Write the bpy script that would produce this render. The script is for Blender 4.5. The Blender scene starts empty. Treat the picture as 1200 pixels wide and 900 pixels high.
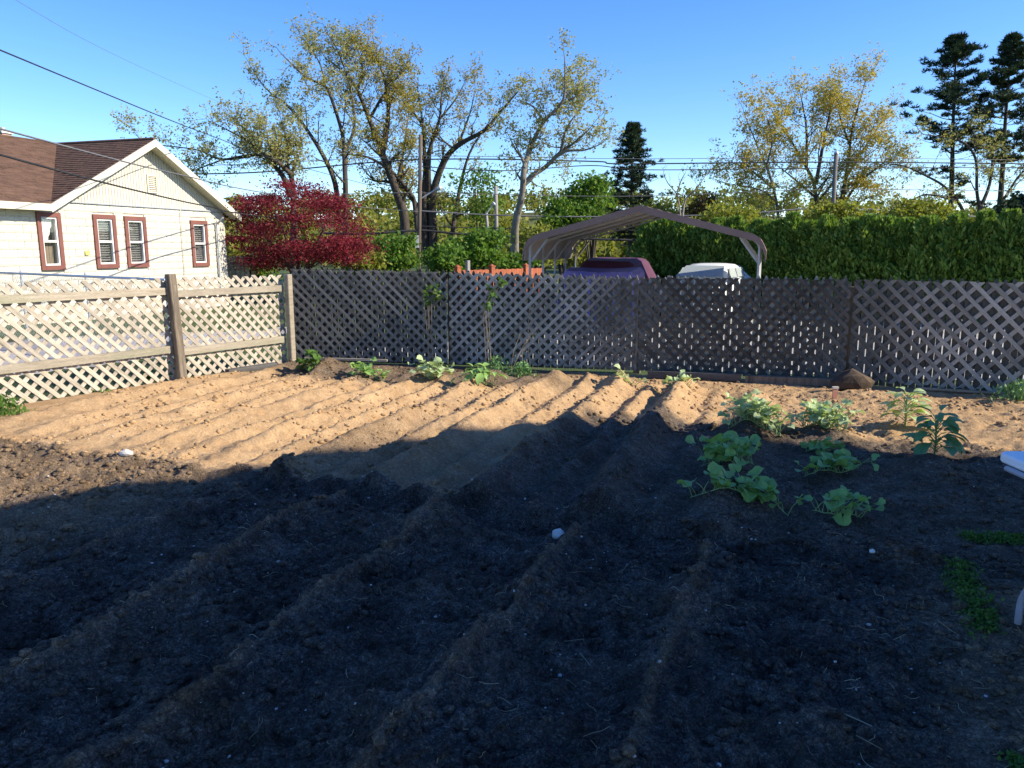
import bpy, bmesh, math, random
import numpy as np
from mathutils import Vector, Matrix

rad = math.radians
scene = bpy.context.scene
col = scene.collection

# ------------------------------------------------------------------ camera, sky, sun
EYE = 1.65
FPX = 900.0
PITCH = math.atan(160 / 900)
cam_d = bpy.data.cameras.new('camera')
cam = bpy.data.objects.new('camera', cam_d)
col.objects.link(cam)
cam.location = (0, 0, EYE)
cam.rotation_euler = (math.pi / 2 - PITCH, 0, 0)
cam_d.sensor_fit = 'HORIZONTAL'
cam_d.sensor_width = 36.0
cam_d.lens = 36.0 * FPX / 1200.0
cam_d.clip_start = 0.05
cam_d.clip_end = 3000
scene.camera = cam

SUN_AZ = rad(-10.5)      # counter-clockwise from +X, direction towards the sun
SUN_EL = rad(32)
world = bpy.data.worlds.new('World')
scene.world = world
world.use_nodes = True
wn = world.node_tree
wn.nodes.clear()
w_out = wn.nodes.new('ShaderNodeOutputWorld')
w_bg = wn.nodes.new('ShaderNodeBackground')
w_sky = wn.nodes.new('ShaderNodeTexSky')
w_sky.sky_type = 'NISHITA'
w_sky.sun_disc = False
w_sky.sun_elevation = SUN_EL
w_sky.sun_rotation = math.pi / 2 - SUN_AZ
w_sky.altitude = 0
w_sky.air_density = 0.85
w_sky.dust_density = 0.15
w_sky.ozone_density = 3.5
w_bg.inputs['Strength'].default_value = 0.15
w_sat = wn.nodes.new('ShaderNodeHueSaturation')     # the camera's vivid blue, over the whole sky alike
w_sat.inputs['Saturation'].default_value = 1.25
w_sat.inputs['Hue'].default_value = 0.511
wn.links.new(w_sky.outputs[0], w_sat.inputs['Color'])
wn.links.new(w_sat.outputs[0], w_bg.inputs['Color'])
wn.links.new(w_bg.outputs[0], w_out.inputs[0])

sun_d = bpy.data.lights.new('sun', 'SUN')
sun_d.energy = 5.0
sun_d.angle = rad(0.6)
sun_d.color = (1.0, 0.9, 0.72)
sun = bpy.data.objects.new('sun', sun_d)
col.objects.link(sun)
_sd = Vector((math.cos(SUN_EL) * math.cos(SUN_AZ), math.cos(SUN_EL) * math.sin(SUN_AZ), math.sin(SUN_EL)))
sun.rotation_euler = _sd.to_track_quat('Z', 'Y').to_euler()

scene.view_settings.view_transform = 'Standard'
scene.view_settings.look = 'None'
scene.view_settings.exposure = 0.84
scene.view_settings.gamma = 1.0
scene.view_settings.use_curve_mapping = False

# ------------------------------------------------------------------ survey helper: where a sight line at a known distance lands
def at(px, py, Y):
    a = px - 600.0
    b = 450.0 - py
    ry = FPX * math.cos(PITCH) + b * math.sin(PITCH)
    rz = -FPX * math.sin(PITCH) + b * math.cos(PITCH)
    t = Y / ry
    return Vector((a * t, Y, EYE + rz * t))

def gnd(px, py, z=0.0):
    a = px - 600.0
    b = 450.0 - py
    ry = FPX * math.cos(PITCH) + b * math.sin(PITCH)
    rz = -FPX * math.sin(PITCH) + b * math.cos(PITCH)
    t = (z - EYE) / rz
    return Vector((a * t, ry * t, z))

# ------------------------------------------------------------------ materials
def _nodes(name):
    m = bpy.data.materials.new(name)
    m.use_nodes = True
    nt = m.node_tree
    nt.nodes.clear()
    o = nt.nodes.new('ShaderNodeOutputMaterial')
    return m, nt, o

def N(nt, kind, **kw):
    n = nt.nodes.new(kind)
    for k, v in kw.items():
        setattr(n, k, v)
    return n

def mixc(nt, fac, a, b, mode='MIX'):
    n = nt.nodes.new('ShaderNodeMix')
    n.data_type = 'RGBA'
    n.blend_type = mode
    for sock, v in ((n.inputs[0], fac), (n.inputs[6], a), (n.inputs[7], b)):
        if hasattr(v, 'links') or hasattr(v, 'is_output'):
            nt.links.new(v, sock)
        elif isinstance(v, (int, float)):
            sock.default_value = v
        else:
            sock.default_value = (*v, 1)
    return n.outputs[2]

def ramp(nt, src, p0, p1):
    r = nt.nodes.new('ShaderNodeMapRange')
    r.inputs[1].default_value = p0
    r.inputs[2].default_value = p1
    nt.links.new(src, r.inputs[0])
    return r.outputs[0]

def noise(nt, vec, scale, detail=4, rough=0.6):
    n = nt.nodes.new('ShaderNodeTexNoise')
    n.inputs['Scale'].default_value = scale
    n.inputs['Detail'].default_value = detail
    n.inputs['Roughness'].default_value = rough
    if vec is not None:
        nt.links.new(vec, n.inputs['Vector'])
    return n.outputs[0]

def surf(name, c1, c2, scale=8, rough=0.8, bump=0.0, bscale=None, stretch=None, rnd=0.0, c3=None, spec=0.3, metal=0.0, fine=None):
    """two-tone procedural surface; rnd = brightness spread between objects"""
    m, nt, o = _nodes(name)
    p = N(nt, 'ShaderNodeBsdfPrincipled')
    tc = N(nt, 'ShaderNodeTexCoord')
    vec = tc.outputs['Object']
    if stretch:
        mp = N(nt, 'ShaderNodeMapping')
        mp.inputs['Scale'].default_value = stretch
        nt.links.new(vec, mp.inputs[0])
        vec = mp.outputs[0]
    oi = N(nt, 'ShaderNodeObjectInfo')
    if rnd:
        ad = N(nt, 'ShaderNodeVectorMath', operation='ADD')
        sc = N(nt, 'ShaderNodeVectorMath', operation='SCALE')
        sc.inputs[0].default_value = (31, 17, 23)
        nt.links.new(oi.outputs['Random'], sc.inputs['Scale'])
        nt.links.new(vec, ad.inputs[0])
        nt.links.new(sc.outputs[0], ad.inputs[1])
        vec = ad.outputs[0]
    f = ramp(nt, noise(nt, vec, scale), 0.3, 0.7)
    c = mixc(nt, f, c1, c2)
    if c3 is not None:
        f2 = ramp(nt, noise(nt, vec, scale * 0.37, 5), 0.52, 0.68)
        c = mixc(nt, f2, c, c3)
    if fine:
        f3 = ramp(nt, noise(nt, vec, scale * 9, 3), 0.3, 0.7)
        c = mixc(nt, fine, c, mixc(nt, f3, (0.25, 0.25, 0.25), (1, 1, 1)), 'MULTIPLY')
    if rnd:
        mr = N(nt, 'ShaderNodeMapRange')
        mr.inputs[3].default_value = 1 - rnd
        mr.inputs[4].default_value = 1 + rnd
        nt.links.new(oi.outputs['Random'], mr.inputs[0])
        hs = N(nt, 'ShaderNodeHueSaturation')
        nt.links.new(mr.outputs[0], hs.inputs['Value'])
        nt.links.new(c, hs.inputs['Color'])
        c = hs.outputs[0]
    nt.links.new(c, p.inputs['Base Color'])
    p.inputs['Roughness'].default_value = rough
    p.inputs['Specular IOR Level'].default_value = spec
    p.inputs['Metallic'].default_value = metal
    if bump:
        b = N(nt, 'ShaderNodeBump')
        b.inputs['Strength'].default_value = 1.0
        b.inputs['Distance'].default_value = bump
        nt.links.new(noise(nt, vec, bscale or scale * 3, 4), b.inputs['Height'])
        nt.links.new(b.outputs[0], p.inputs['Normal'])
    nt.links.new(p.outputs[0], o.inputs[0])
    return m

def leafmat(name, c1, c2, c3, cscale=0.6, trans=0.45, rough=0.6, spec=0.2):
    """foliage: tint varies leaf by leaf and clump by clump; light passes through"""
    m, nt, o = _nodes(name)
    tc = N(nt, 'ShaderNodeTexCoord')
    geo = N(nt, 'ShaderNodeNewGeometry')
    f = ramp(nt, noise(nt, tc.outputs['Object'], cscale, 3), 0.35, 0.65)
    c = mixc(nt, f, c1, c2)
    c = mixc(nt, ramp(nt, geo.outputs['Random Per Island'], 0.45, 1.0), c, c3)
    p = N(nt, 'ShaderNodeBsdfPrincipled')
    p.inputs['Roughness'].default_value = rough
    p.inputs['Specular IOR Level'].default_value = spec
    nt.links.new(c, p.inputs['Base Color'])
    t = N(nt, 'ShaderNodeBsdfTranslucent')
    nt.links.new(mixc(nt, 1.0, c, (1.0, 1.0, 0.55), 'MULTIPLY'), t.inputs['Color'])
    mx = N(nt, 'ShaderNodeMixShader')
    mx.inputs[0].default_value = trans
    nt.links.new(p.outputs[0], mx.inputs[1])
    nt.links.new(t.outputs[0], mx.inputs[2])
    nt.links.new(mx.outputs[0], o.inputs[0])
    return m

M = {}
M['fence_tan'] = surf('fence_tan', (0.4, 0.345, 0.27), (0.56, 0.5, 0.41), 3, 0.85, 0.002, 20, (1, 1, 8), rnd=0.16, c3=(0.25, 0.22, 0.17), fine=0.45)
M['rail_tan'] = surf('rail_tan', (0.32, 0.27, 0.2), (0.47, 0.41, 0.32), 3, 0.85, 0.002, 24, (1, 1, 10), rnd=0.1, c3=(0.3, 0.29, 0.2), fine=0.5)
M['post_wood'] = surf('post_wood', (0.16, 0.125, 0.09), (0.3, 0.245, 0.18), 3, 0.9, 0.004, 24, (8, 8, 0.7), rnd=0.05, c3=(0.09, 0.075, 0.06), fine=0.5)
M['lath_grey'] = surf('lath_grey', (0.23, 0.218, 0.2), (0.35, 0.332, 0.305), 3, 0.9, 0.002, 20, (1, 1, 8), rnd=0.22, c3=(0.11, 0.105, 0.105), fine=0.45)
M['lath_dark'] = surf('lath_dark', (0.1, 0.095, 0.087), (0.19, 0.18, 0.166), 3, 0.9, 0.002, 20, (1, 1, 8), rnd=0.25, c3=(0.06, 0.055, 0.05), fine=0.45)
M['lath_black'] = surf('lath_black', (0.035, 0.033, 0.032), (0.085, 0.08, 0.077), 3, 0.9, 0.002, 20, (1, 1, 8), rnd=0.25, c3=(0.03, 0.028, 0.026), fine=0.45)
M['picket'] = surf('picket', (0.09, 0.087, 0.085), (0.18, 0.175, 0.17), 2, 0.9, 0.002, 22, (9, 9, 0.8), rnd=0.3, c3=(0.13, 0.125, 0.12), fine=0.5)
M['timber'] = surf('timber', (0.07, 0.065, 0.06), (0.14, 0.135, 0.13), 2, 0.9, 0.004, 20, (0.6, 8, 8), c3=(0.2, 0.2, 0.2), fine=0.5)
M['stone_pale'] = surf('stone_pale', (0.5, 0.46, 0.4), (0.68, 0.65, 0.6), 14, 0.8, 0.004, 30, rnd=0.15)
M['stone_brown'] = surf('stone_brown', (0.05, 0.036, 0.026), (0.12, 0.085, 0.055), 9, 0.9, 0.01, 18, fine=0.4)
M['pebble'] = surf('pebble', (0.28, 0.26, 0.25), (0.55, 0.53, 0.5), 9, 0.8)
M['straw'] = surf('straw', (0.2, 0.15, 0.09), (0.5, 0.4, 0.26), 4, 0.8)
M['stem'] = surf('stem', (0.2, 0.3, 0.1), (0.32, 0.42, 0.18), 20, 0.6)
M['bark'] = surf('bark', (0.035, 0.028, 0.022), (0.1, 0.08, 0.065), 3, 0.95, 0.03, 9, (2, 2, 0.5))
M['bark_pale'] = surf('bark_pale', (0.12, 0.1, 0.08), (0.26, 0.23, 0.19), 2, 0.95, 0.03, 9, (2, 2, 0.5))
M['bark_red'] = surf('bark_red', (0.05, 0.035, 0.03), (0.12, 0.085, 0.07), 3, 0.95, 0.03, 9, (2, 2, 0.5))
M['block'] = surf('block', (0.5, 0.475, 0.4), (0.56, 0.53, 0.45), 4, 0.85, 0.006, 9, rnd=0.04)
M['mortar'] = surf('mortar', (0.53, 0.49, 0.39), (0.58, 0.54, 0.44), 6, 0.9)
M['siding'] = surf('siding', (0.54, 0.5, 0.4), (0.59, 0.55, 0.45), 3, 0.75)
M['cream_trim'] = surf('cream_trim', (0.58, 0.53, 0.41), (0.63, 0.58, 0.46), 3, 0.6)
M['red_trim'] = surf('red_trim', (0.16, 0.06, 0.048), (0.2, 0.08, 0.064), 3, 0.6, rnd=0.06)
M['white_paint'] = surf('white_paint', (0.6, 0.6, 0.58), (0.66, 0.66, 0.64), 3, 0.5)
M['blind'] = surf('blind', (0.6, 0.59, 0.56), (0.72, 0.71, 0.68), 5, 0.6)
M['curtain'] = surf('curtain', (0.62, 0.62, 0.6), (0.75, 0.74, 0.7), 9, 0.9)
M['room_dark'] = surf('room_dark', (0.03, 0.03, 0.035), (0.05, 0.045, 0.04), 3, 0.9)
M['shingle'] = surf('shingle', (0.085, 0.047, 0.031), (0.165, 0.096, 0.066), 2.2, 0.95, 0.004, 40, (1, 4, 4), rnd=0.12, fine=0.4)
M['brick_red'] = surf('brick_red', (0.3, 0.22, 0.18), (0.4, 0.3, 0.25), 8, 0.9)
M['metal_grey'] = surf('metal_grey', (0.36, 0.37, 0.38), (0.46, 0.47, 0.48), 6, 0.45, metal=0.6)
M['galv'] = surf('galv', (0.42, 0.43, 0.44), (0.56, 0.57, 0.58), 6, 0.5, metal=0.4)
M['yellow'] = surf('yellow', (0.75, 0.62, 0.1), (0.8, 0.68, 0.15), 6, 0.5)
M['roof_brown'] = surf('roof_brown', (0.17, 0.1, 0.08), (0.23, 0.14, 0.115), 1.5, 0.5, spec=0.4)
M['roof_under'] = surf('roof_under', (0.3, 0.245, 0.19), (0.38, 0.315, 0.25), 1.5, 0.6)
M['carport_tube'] = surf('carport_tube', (0.3, 0.3, 0.3), (0.4, 0.4, 0.4), 3, 0.5, rnd=0.08)
M['tarp_maroon'] = surf('tarp_maroon', (0.075, 0.026, 0.055), (0.115, 0.04, 0.08), 1.6, 0.7, 0.02, 4)
M['picket_dark'] = surf('picket_dark', (0.07, 0.068, 0.067), (0.15, 0.146, 0.142), 2, 0.9, 0.002, 22, (9, 9, 0.8), rnd=0.3, c3=(0.045, 0.043, 0.042), fine=0.5)
M['picket_pale'] = surf('picket_pale', (0.24, 0.235, 0.225), (0.42, 0.41, 0.39), 2, 0.9, 0.002, 22, (9, 9, 0.8), rnd=0.35, c3=(0.14, 0.135, 0.13), fine=0.5)
M['tarp_blue'] = surf('tarp_blue', (0.1, 0.12, 0.5), (0.32, 0.25, 0.55), 0.8, 0.6, 0.02, 5)
M['car_white'] = surf('car_white', (0.78, 0.8, 0.78), (0.82, 0.84, 0.82), 2, 0.25, spec=0.5)
M['car_glass'] = surf('car_glass', (0.4, 0.45, 0.45), (0.46, 0.51, 0.51), 2, 0.08, spec=0.8)  # pale base colour stands in for the sky reflected in the glass
M['rubber'] = surf('rubber', (0.02, 0.02, 0.02), (0.035, 0.035, 0.035), 6, 0.8)
M['orange_wood'] = surf('orange_wood', (0.29, 0.08, 0.035), (0.38, 0.115, 0.05), 4, 0.75, rnd=0.1)
M['pole_brown'] = surf('pole_brown', (0.11, 0.095, 0.085), (0.2, 0.175, 0.155), 1.5, 0.9, 0.01, 8, (4, 4, 0.4))
M['pole_wood'] = surf('pole_wood', (0.1, 0.075, 0.057), (0.18, 0.14, 0.11), 1.5, 0.9, 0.01, 8, (4, 4, 0.4))
M['pole_grey'] = surf('pole_grey', (0.2, 0.19, 0.18), (0.32, 0.31, 0.295), 1.5, 0.9, 0.01, 8, (4, 4, 0.4))
M['cable'] = surf('cable', (0.015, 0.015, 0.017), (0.03, 0.03, 0.032), 3, 0.6)
M['cable_grey'] = surf('cable_grey', (0.1, 0.1, 0.11), (0.16, 0.16, 0.17), 3, 0.6)
M['table_white'] = surf('table_white', (0.76, 0.77, 0.8), (0.8, 0.81, 0.84), 12, 0.45, 0.0006, 300)
M['table_leg'] = surf('table_leg', (0.3, 0.3, 0.34), (0.36, 0.36, 0.4), 12, 0.4)
M['terracotta'] = surf('terracotta', (0.45, 0.2, 0.13), (0.6, 0.33, 0.24), 20, 0.8)
M['concrete'] = surf('concrete', (0.36, 0.33, 0.32), (0.47, 0.44, 0.42), 2, 0.9, 0.004, 40, c3=(0.27, 0.25, 0.24), fine=0.3)
M['gravel'] = surf('gravel', (0.4, 0.38, 0.34), (0.55, 0.53, 0.48), 3, 0.95, 0.01, 50, c3=(0.3, 0.28, 0.22), fine=0.5)
M['lawn'] = surf('lawn', (0.05, 0.085, 0.022), (0.1, 0.14, 0.04), 1.3, 0.95, 0.03, 30, c3=(0.16, 0.13, 0.07), fine=0.5)
M['hill'] = surf('hill', (0.07, 0.085, 0.02), (0.13, 0.13, 0.035), 0.03, 0.95)
M['siding_grey'] = surf('siding_grey', (0.3, 0.32, 0.34), (0.35, 0.37, 0.39), 2, 0.8)
M['window_glass'] = surf('window_glass', (0.05, 0.06, 0.07), (0.07, 0.08, 0.09), 2, 0.08, spec=0.7)


def weathered(name, c1, c2, stops, stretch):
    """old fence wood: grain along the piece, and long stains that follow the fence run"""
    m, nt, o = _nodes(name)
    p = N(nt, 'ShaderNodeBsdfPrincipled'); p.inputs['Roughness'].default_value = 0.9; p.inputs['Specular IOR Level'].default_value = 0.2
    tc = N(nt, 'ShaderNodeTexCoord'); oi = N(nt, 'ShaderNodeObjectInfo'); geo = N(nt, 'ShaderNodeNewGeometry')
    mp = N(nt, 'ShaderNodeMapping'); mp.inputs['Scale'].default_value = stretch
    nt.links.new(tc.outputs['Object'], mp.inputs[0])
    ad = N(nt, 'ShaderNodeVectorMath', operation='ADD'); sc = N(nt, 'ShaderNodeVectorMath', operation='SCALE')
    sc.inputs[0].default_value = (31, 17, 23)
    nt.links.new(oi.outputs['Random'], sc.inputs['Scale']); nt.links.new(mp.outputs[0], ad.inputs[0]); nt.links.new(sc.outputs[0], ad.inputs[1])
    g = ad.outputs[0]
    c = mixc(nt, ramp(nt, noise(nt, g, 3, 6), 0.3, 0.7), c1, c2)
    c = mixc(nt, 0.5, c, mixc(nt, ramp(nt, noise(nt, g, 26, 3), 0.3, 0.7), (0.3, 0.3, 0.3), (1.1, 1.1, 1.1)), 'MULTIPLY')
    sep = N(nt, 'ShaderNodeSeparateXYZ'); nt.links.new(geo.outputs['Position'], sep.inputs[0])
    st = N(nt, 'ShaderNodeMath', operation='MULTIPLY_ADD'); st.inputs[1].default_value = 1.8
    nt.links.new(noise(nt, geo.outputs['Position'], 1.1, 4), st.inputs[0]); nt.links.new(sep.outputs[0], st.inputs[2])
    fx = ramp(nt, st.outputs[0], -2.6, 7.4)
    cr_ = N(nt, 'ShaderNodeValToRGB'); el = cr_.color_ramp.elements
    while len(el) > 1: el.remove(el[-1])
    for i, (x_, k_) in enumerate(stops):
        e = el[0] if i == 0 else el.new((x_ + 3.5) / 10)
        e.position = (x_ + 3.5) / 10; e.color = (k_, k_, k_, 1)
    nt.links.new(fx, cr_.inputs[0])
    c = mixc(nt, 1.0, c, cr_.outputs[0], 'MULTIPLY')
    mr = N(nt, 'ShaderNodeMapRange'); mr.inputs[3].default_value = 0.72; mr.inputs[4].default_value = 1.28
    nt.links.new(oi.outputs['Random'], mr.inputs[0])
    hs = N(nt, 'ShaderNodeHueSaturation'); nt.links.new(mr.outputs[0], hs.inputs['Value']); nt.links.new(c, hs.inputs['Color'])
    nt.links.new(hs.outputs[0], p.inputs['Base Color'])
    b = N(nt, 'ShaderNodeBump'); b.inputs['Distance'].default_value = 0.002
    nt.links.new(noise(nt, g, 20, 4), b.inputs['Height']); nt.links.new(b.outputs[0], p.inputs['Normal'])
    nt.links.new(p.outputs[0], o.inputs[0])
    return m
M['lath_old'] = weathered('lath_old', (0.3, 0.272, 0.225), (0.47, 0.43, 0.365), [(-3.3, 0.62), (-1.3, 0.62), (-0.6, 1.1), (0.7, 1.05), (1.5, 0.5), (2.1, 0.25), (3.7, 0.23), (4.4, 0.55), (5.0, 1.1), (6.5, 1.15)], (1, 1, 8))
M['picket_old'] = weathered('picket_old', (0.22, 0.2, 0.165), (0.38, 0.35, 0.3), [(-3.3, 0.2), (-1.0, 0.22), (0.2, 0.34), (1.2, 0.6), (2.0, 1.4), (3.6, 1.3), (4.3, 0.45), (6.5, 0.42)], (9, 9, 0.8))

def glass_pane(name):
    m, nt, o = _nodes(name)
    t = N(nt, 'ShaderNodeBsdfTransparent'); g = N(nt, 'ShaderNodeBsdfGlossy'); g.inputs['Roughness'].default_value = 0.02
    lw = N(nt, 'ShaderNodeLayerWeight'); lw.inputs[0].default_value = 0.12
    mx = N(nt, 'ShaderNodeMixShader')
    nt.links.new(lw.outputs['Facing'], mx.inputs[0]); nt.links.new(t.outputs[0], mx.inputs[1]); nt.links.new(g.outputs[0], mx.inputs[2]); nt.links.new(mx.outputs[0], o.inputs[0])
    return m
M['pane'] = glass_pane('pane')

L = {}
L['squash'] = leafmat('leaf_squash', (0.18, 0.35, 0.07), (0.29, 0.47, 0.13), (0.38, 0.53, 0.2), 9, 0.35, 0.5, 0.4)
L['squash_pale'] = leafmat('leaf_squash_pale', (0.3, 0.44, 0.13), (0.5, 0.6, 0.32), (0.62, 0.68, 0.48), 12, 0.35, 0.5, 0.4)
L['egg'] = leafmat('leaf_egg', (0.09, 0.22, 0.075), (0.16, 0.31, 0.11), (0.22, 0.36, 0.14), 9, 0.3, 0.5, 0.4)
L['weed'] = leafmat('leaf_weed', (0.05, 0.12, 0.02), (0.1, 0.2, 0.035), (0.16, 0.26, 0.06), 9, 0.4)
L['oak'] = leafmat('leaf_oak', (0.28, 0.26, 0.06), (0.44, 0.34, 0.07), (0.34, 0.33, 0.14), 0.5, 0.5)
L['oak_grey'] = leafmat('leaf_oak_grey', (0.28, 0.28, 0.1), (0.4, 0.36, 0.11), (0.42, 0.42, 0.24), 0.5, 0.5)
L['yellow'] = leafmat('leaf_yellow', (0.38, 0.32, 0.07), (0.54, 0.42, 0.09), (0.42, 0.39, 0.14), 0.5, 0.5)
L['green'] = leafmat('leaf_green', (0.06, 0.14, 0.02), (0.13, 0.24, 0.035), (0.18, 0.27, 0.05), 0.6, 0.45)
L['lime'] = leafmat('leaf_lime', (0.16, 0.2, 0.035), (0.27, 0.29, 0.05), (0.33, 0.32, 0.07), 0.5, 0.5)
L['maple'] = leafmat('leaf_maple', (0.12, 0.011, 0.02), (0.22, 0.02, 0.036), (0.27, 0.045, 0.06), 0.9, 0.4)
L['pine'] = leafmat('leaf_pine', (0.016, 0.036, 0.018), (0.035, 0.06, 0.027), (0.055, 0.08, 0.042), 0.8, 0.2)
L['cedar'] = leafmat('leaf_cedar', (0.06, 0.135, 0.02), (0.16, 0.27, 0.045), (0.3, 0.39, 0.08), 1.3, 0.35)
L['wood'] = leafmat('leaf_wood', (0.12, 0.15, 0.025), (0.24, 0.25, 0.045), (0.3, 0.28, 0.06), 0.05, 0.45)
L['russet'] = leafmat('leaf_russet', (0.12, 0.07, 0.02), (0.2, 0.12, 0.035), (0.17, 0.13, 0.05), 0.6, 0.4)

# ------------------------------------------------------------------ object helpers
def tag(o, label=None, cat=None, group=None, kind=None):
    if label: o['label'] = label
    if cat: o['category'] = cat
    if group: o['group'] = group
    if kind: o['kind'] = kind
    return o

def thing(name, loc, label, cat, group=None, rz=0.0):
    o = bpy.data.objects.new(name, None)
    o.empty_display_size = 0.1
    col.objects.link(o)
    o.location = loc
    o.rotation_euler = (0, 0, rz)
    return tag(o, label, cat, group)

def link(name, me, parent=None, mat=None):
    o = bpy.data.objects.new(name, me)
    col.objects.link(o)
    if mat is not None and not me.materials:
        me.materials.append(mat)
    if parent is not None:
        o.parent = parent
    return o

def arr_mesh(name, V, F, mat=None, smooth=False):
    """fast mesh from numpy arrays; F is (n,3) or (n,4)"""
    V = np.asarray(V, np.float32)
    F = np.asarray(F, np.int32)
    k = F.shape[1]
    me = bpy.data.meshes.new(name)
    me.vertices.add(len(V))
    me.vertices.foreach_set('co', V.ravel())
    me.loops.add(F.size)
    me.loops.foreach_set('vertex_index', F.ravel())
    me.polygons.add(len(F))
    me.polygons.foreach_set('loop_start', np.arange(len(F), dtype=np.int32) * k)
    me.polygons.foreach_set('loop_total', np.full(len(F), k, np.int32))
    if smooth:
        me.polygons.foreach_set('use_smooth', np.ones(len(F), bool))
    me.update()
    me.validate()
    if mat is not None:
        me.materials.append(mat)
    return me

class MB:
    """collects shapes, then builds ONE mesh object"""
    def __init__(s):
        s.v = []; s.f = []
    def add(s, vs, fs):
        b = len(s.v)
        s.v += [tuple(p) for p in vs]
        s.f += [tuple(i + b for i in f) for f in fs]
    def box(s, c, size, ax=None):
        """ax = (ex, ey, ez) unit vectors"""
        ex, ey, ez = ax or (Vector((1, 0, 0)), Vector((0, 1, 0)), Vector((0, 0, 1)))
        c = Vector(c)
        hx, hy, hz = [q / 2 for q in size]
        vs = [c + ex * hx * i + ey * hy * j + ez * hz * k for i in (-1, 1) for j in (-1, 1) for k in (-1, 1)]
        s.add(vs, [(0, 1, 3, 2), (4, 6, 7, 5), (0, 4, 5, 1), (2, 3, 7, 6), (0, 2, 6, 4), (1, 5, 7, 3)])
    def span(s, lo, hi):
        s.box([(a + b) / 2 for a, b in zip(lo, hi)], [abs(b - a) for a, b in zip(lo, hi)])
    def tube(s, pts, radii, n=6, cap=True):
        pts = [Vector(p) for p in pts]
        if not hasattr(radii, '__len__'):
            radii = [radii] * len(pts)
        prev = None
        b = len(s.v)
        m = len(pts)
        for i, p in enumerate(pts):
            d = (pts[min(i + 1, m - 1)] - pts[max(i - 1, 0)])
            if d.length < 1e-9: d = Vector((0, 0, 1))
            d.normalize()
            if prev is None:
                r = d.orthogonal().normalized()
            else:
                r = prev - d * prev.dot(d)
                r = r.normalized() if r.length > 1e-6 else d.orthogonal().normalized()
            prev = r
            q = d.cross(r)
            for k in range(n):
                a = 2 * math.pi * k / n
                s.v.append(tuple(p + (r * math.cos(a) + q * math.sin(a)) * radii[i]))
        for i in range(m - 1):
            for k in range(n):
                k2 = (k + 1) % n
                s.f.append((b + i * n + k, b + i * n + k2, b + (i + 1) * n + k2, b + (i + 1) * n + k))
        if cap:
            s.f.append(tuple(b + k for k in reversed(range(n))))
            s.f.append(tuple(b + (m - 1) * n + k for k in range(n)))
    def prism(s, poly, d):
        """polygon (list of Vectors) extruded by vector d"""
        d = Vector(d)
        k = len(poly)
        vs = [Vector(p) for p in poly] + [Vector(p) + d for p in poly]
        fs = [tuple(reversed(range(k))), tuple(range(k, 2 * k))]
        fs += [(i, (i + 1) % k, k + (i + 1) % k, k + i) for i in range(k)]
        s.add(vs, fs)
    def mesh(s, name, mat=None, smooth=False):
        me = bpy.data.meshes.new(name)
        me.from_pydata(s.v, [], s.f)
        me.validate()
        bm = bmesh.new(); bm.from_mesh(me)
        bmesh.ops.recalc_face_normals(bm, faces=bm.faces)
        bm.to_mesh(me); bm.free()
        if smooth:
            me.polygons.foreach_set('use_smooth', np.ones(len(me.polygons), bool))
        me.update()
        if mat is not None:
            me.materials.append(mat)
        return me
    def build(s, name, mat, parent=None, smooth=False):
        return link(name, s.mesh(name, mat, smooth), parent)

# ------------------------------------------------------------------ smooth value noise for the terrain
_rng = np.random.RandomState(7)
_TAB = _rng.rand(256, 256).astype(np.float32)

def vnoise(x, y, scale, off=0.0):
    X = x * scale + off * 13.7 + 1000.0
    Y = y * scale + off * 7.3 + 1000.0
    xi = np.floor(X).astype(np.int64); yi = np.floor(Y).astype(np.int64)
    fx = X - xi; fy = Y - yi
    fx = fx * fx * (3 - 2 * fx); fy = fy * fy * (3 - 2 * fy)
    a = _TAB[xi & 255, yi & 255]; b = _TAB[(xi + 1) & 255, yi & 255]
    c = _TAB[xi & 255, (yi + 1) & 255]; d = _TAB[(xi + 1) & 255, (yi + 1) & 255]
    return (a * (1 - fx) + b * fx) * (1 - fy) + (c * (1 - fx) + d * fx) * fy - 0.5

def sstep(e0, e1, x):
    t = np.clip((x - e0) / (e1 - e0), 0, 1)
    return t * t * (3 - 2 * t)

# ------------------------------------------------------------------ plan of the garden
ROW = rad(20)                                   # the furrows run 20 degrees off the view axis
CU, SU = math.cos(ROW), math.sin(ROW)
def uv_of(x, y): return x * CU - y * SU, x * SU + y * CU
def xy_of(u, v): return u * CU + v * SU, -u * SU + v * CU

LF = [Vector((-7.0, 5.30)), Vector((-5.66, 7.38)), Vector((-4.24, 9.59)), Vector((-3.27, 11.08))]      # left fence posts
BF = [Vector((-3.17, 11.05)), Vector((-0.89, 10.74)), Vector((1.62, 9.96)), Vector((4.08, 9.25)), Vector((6.35, 8.38)), Vector((8.75, 7.55))]

def halfplane(x, y, a, b):
    """signed distance, positive to the right of a->b"""
    d = (b - a).normalized()
    return (x - a.x) * d.y - (y - a.y) * d.x

def inside(x, y):
    s = halfplane(x, y, LF[0], LF[3])
    for i in range(4):
        s = np.minimum(s, halfplane(x, y, BF[i], BF[i + 1])) if i != 0 else np.minimum(s, halfplane(x, y, BF[0], BF[1]))
    return s

def beyond_back(x, y):
    return -halfplane(x, y, BF[0], BF[4])

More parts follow.
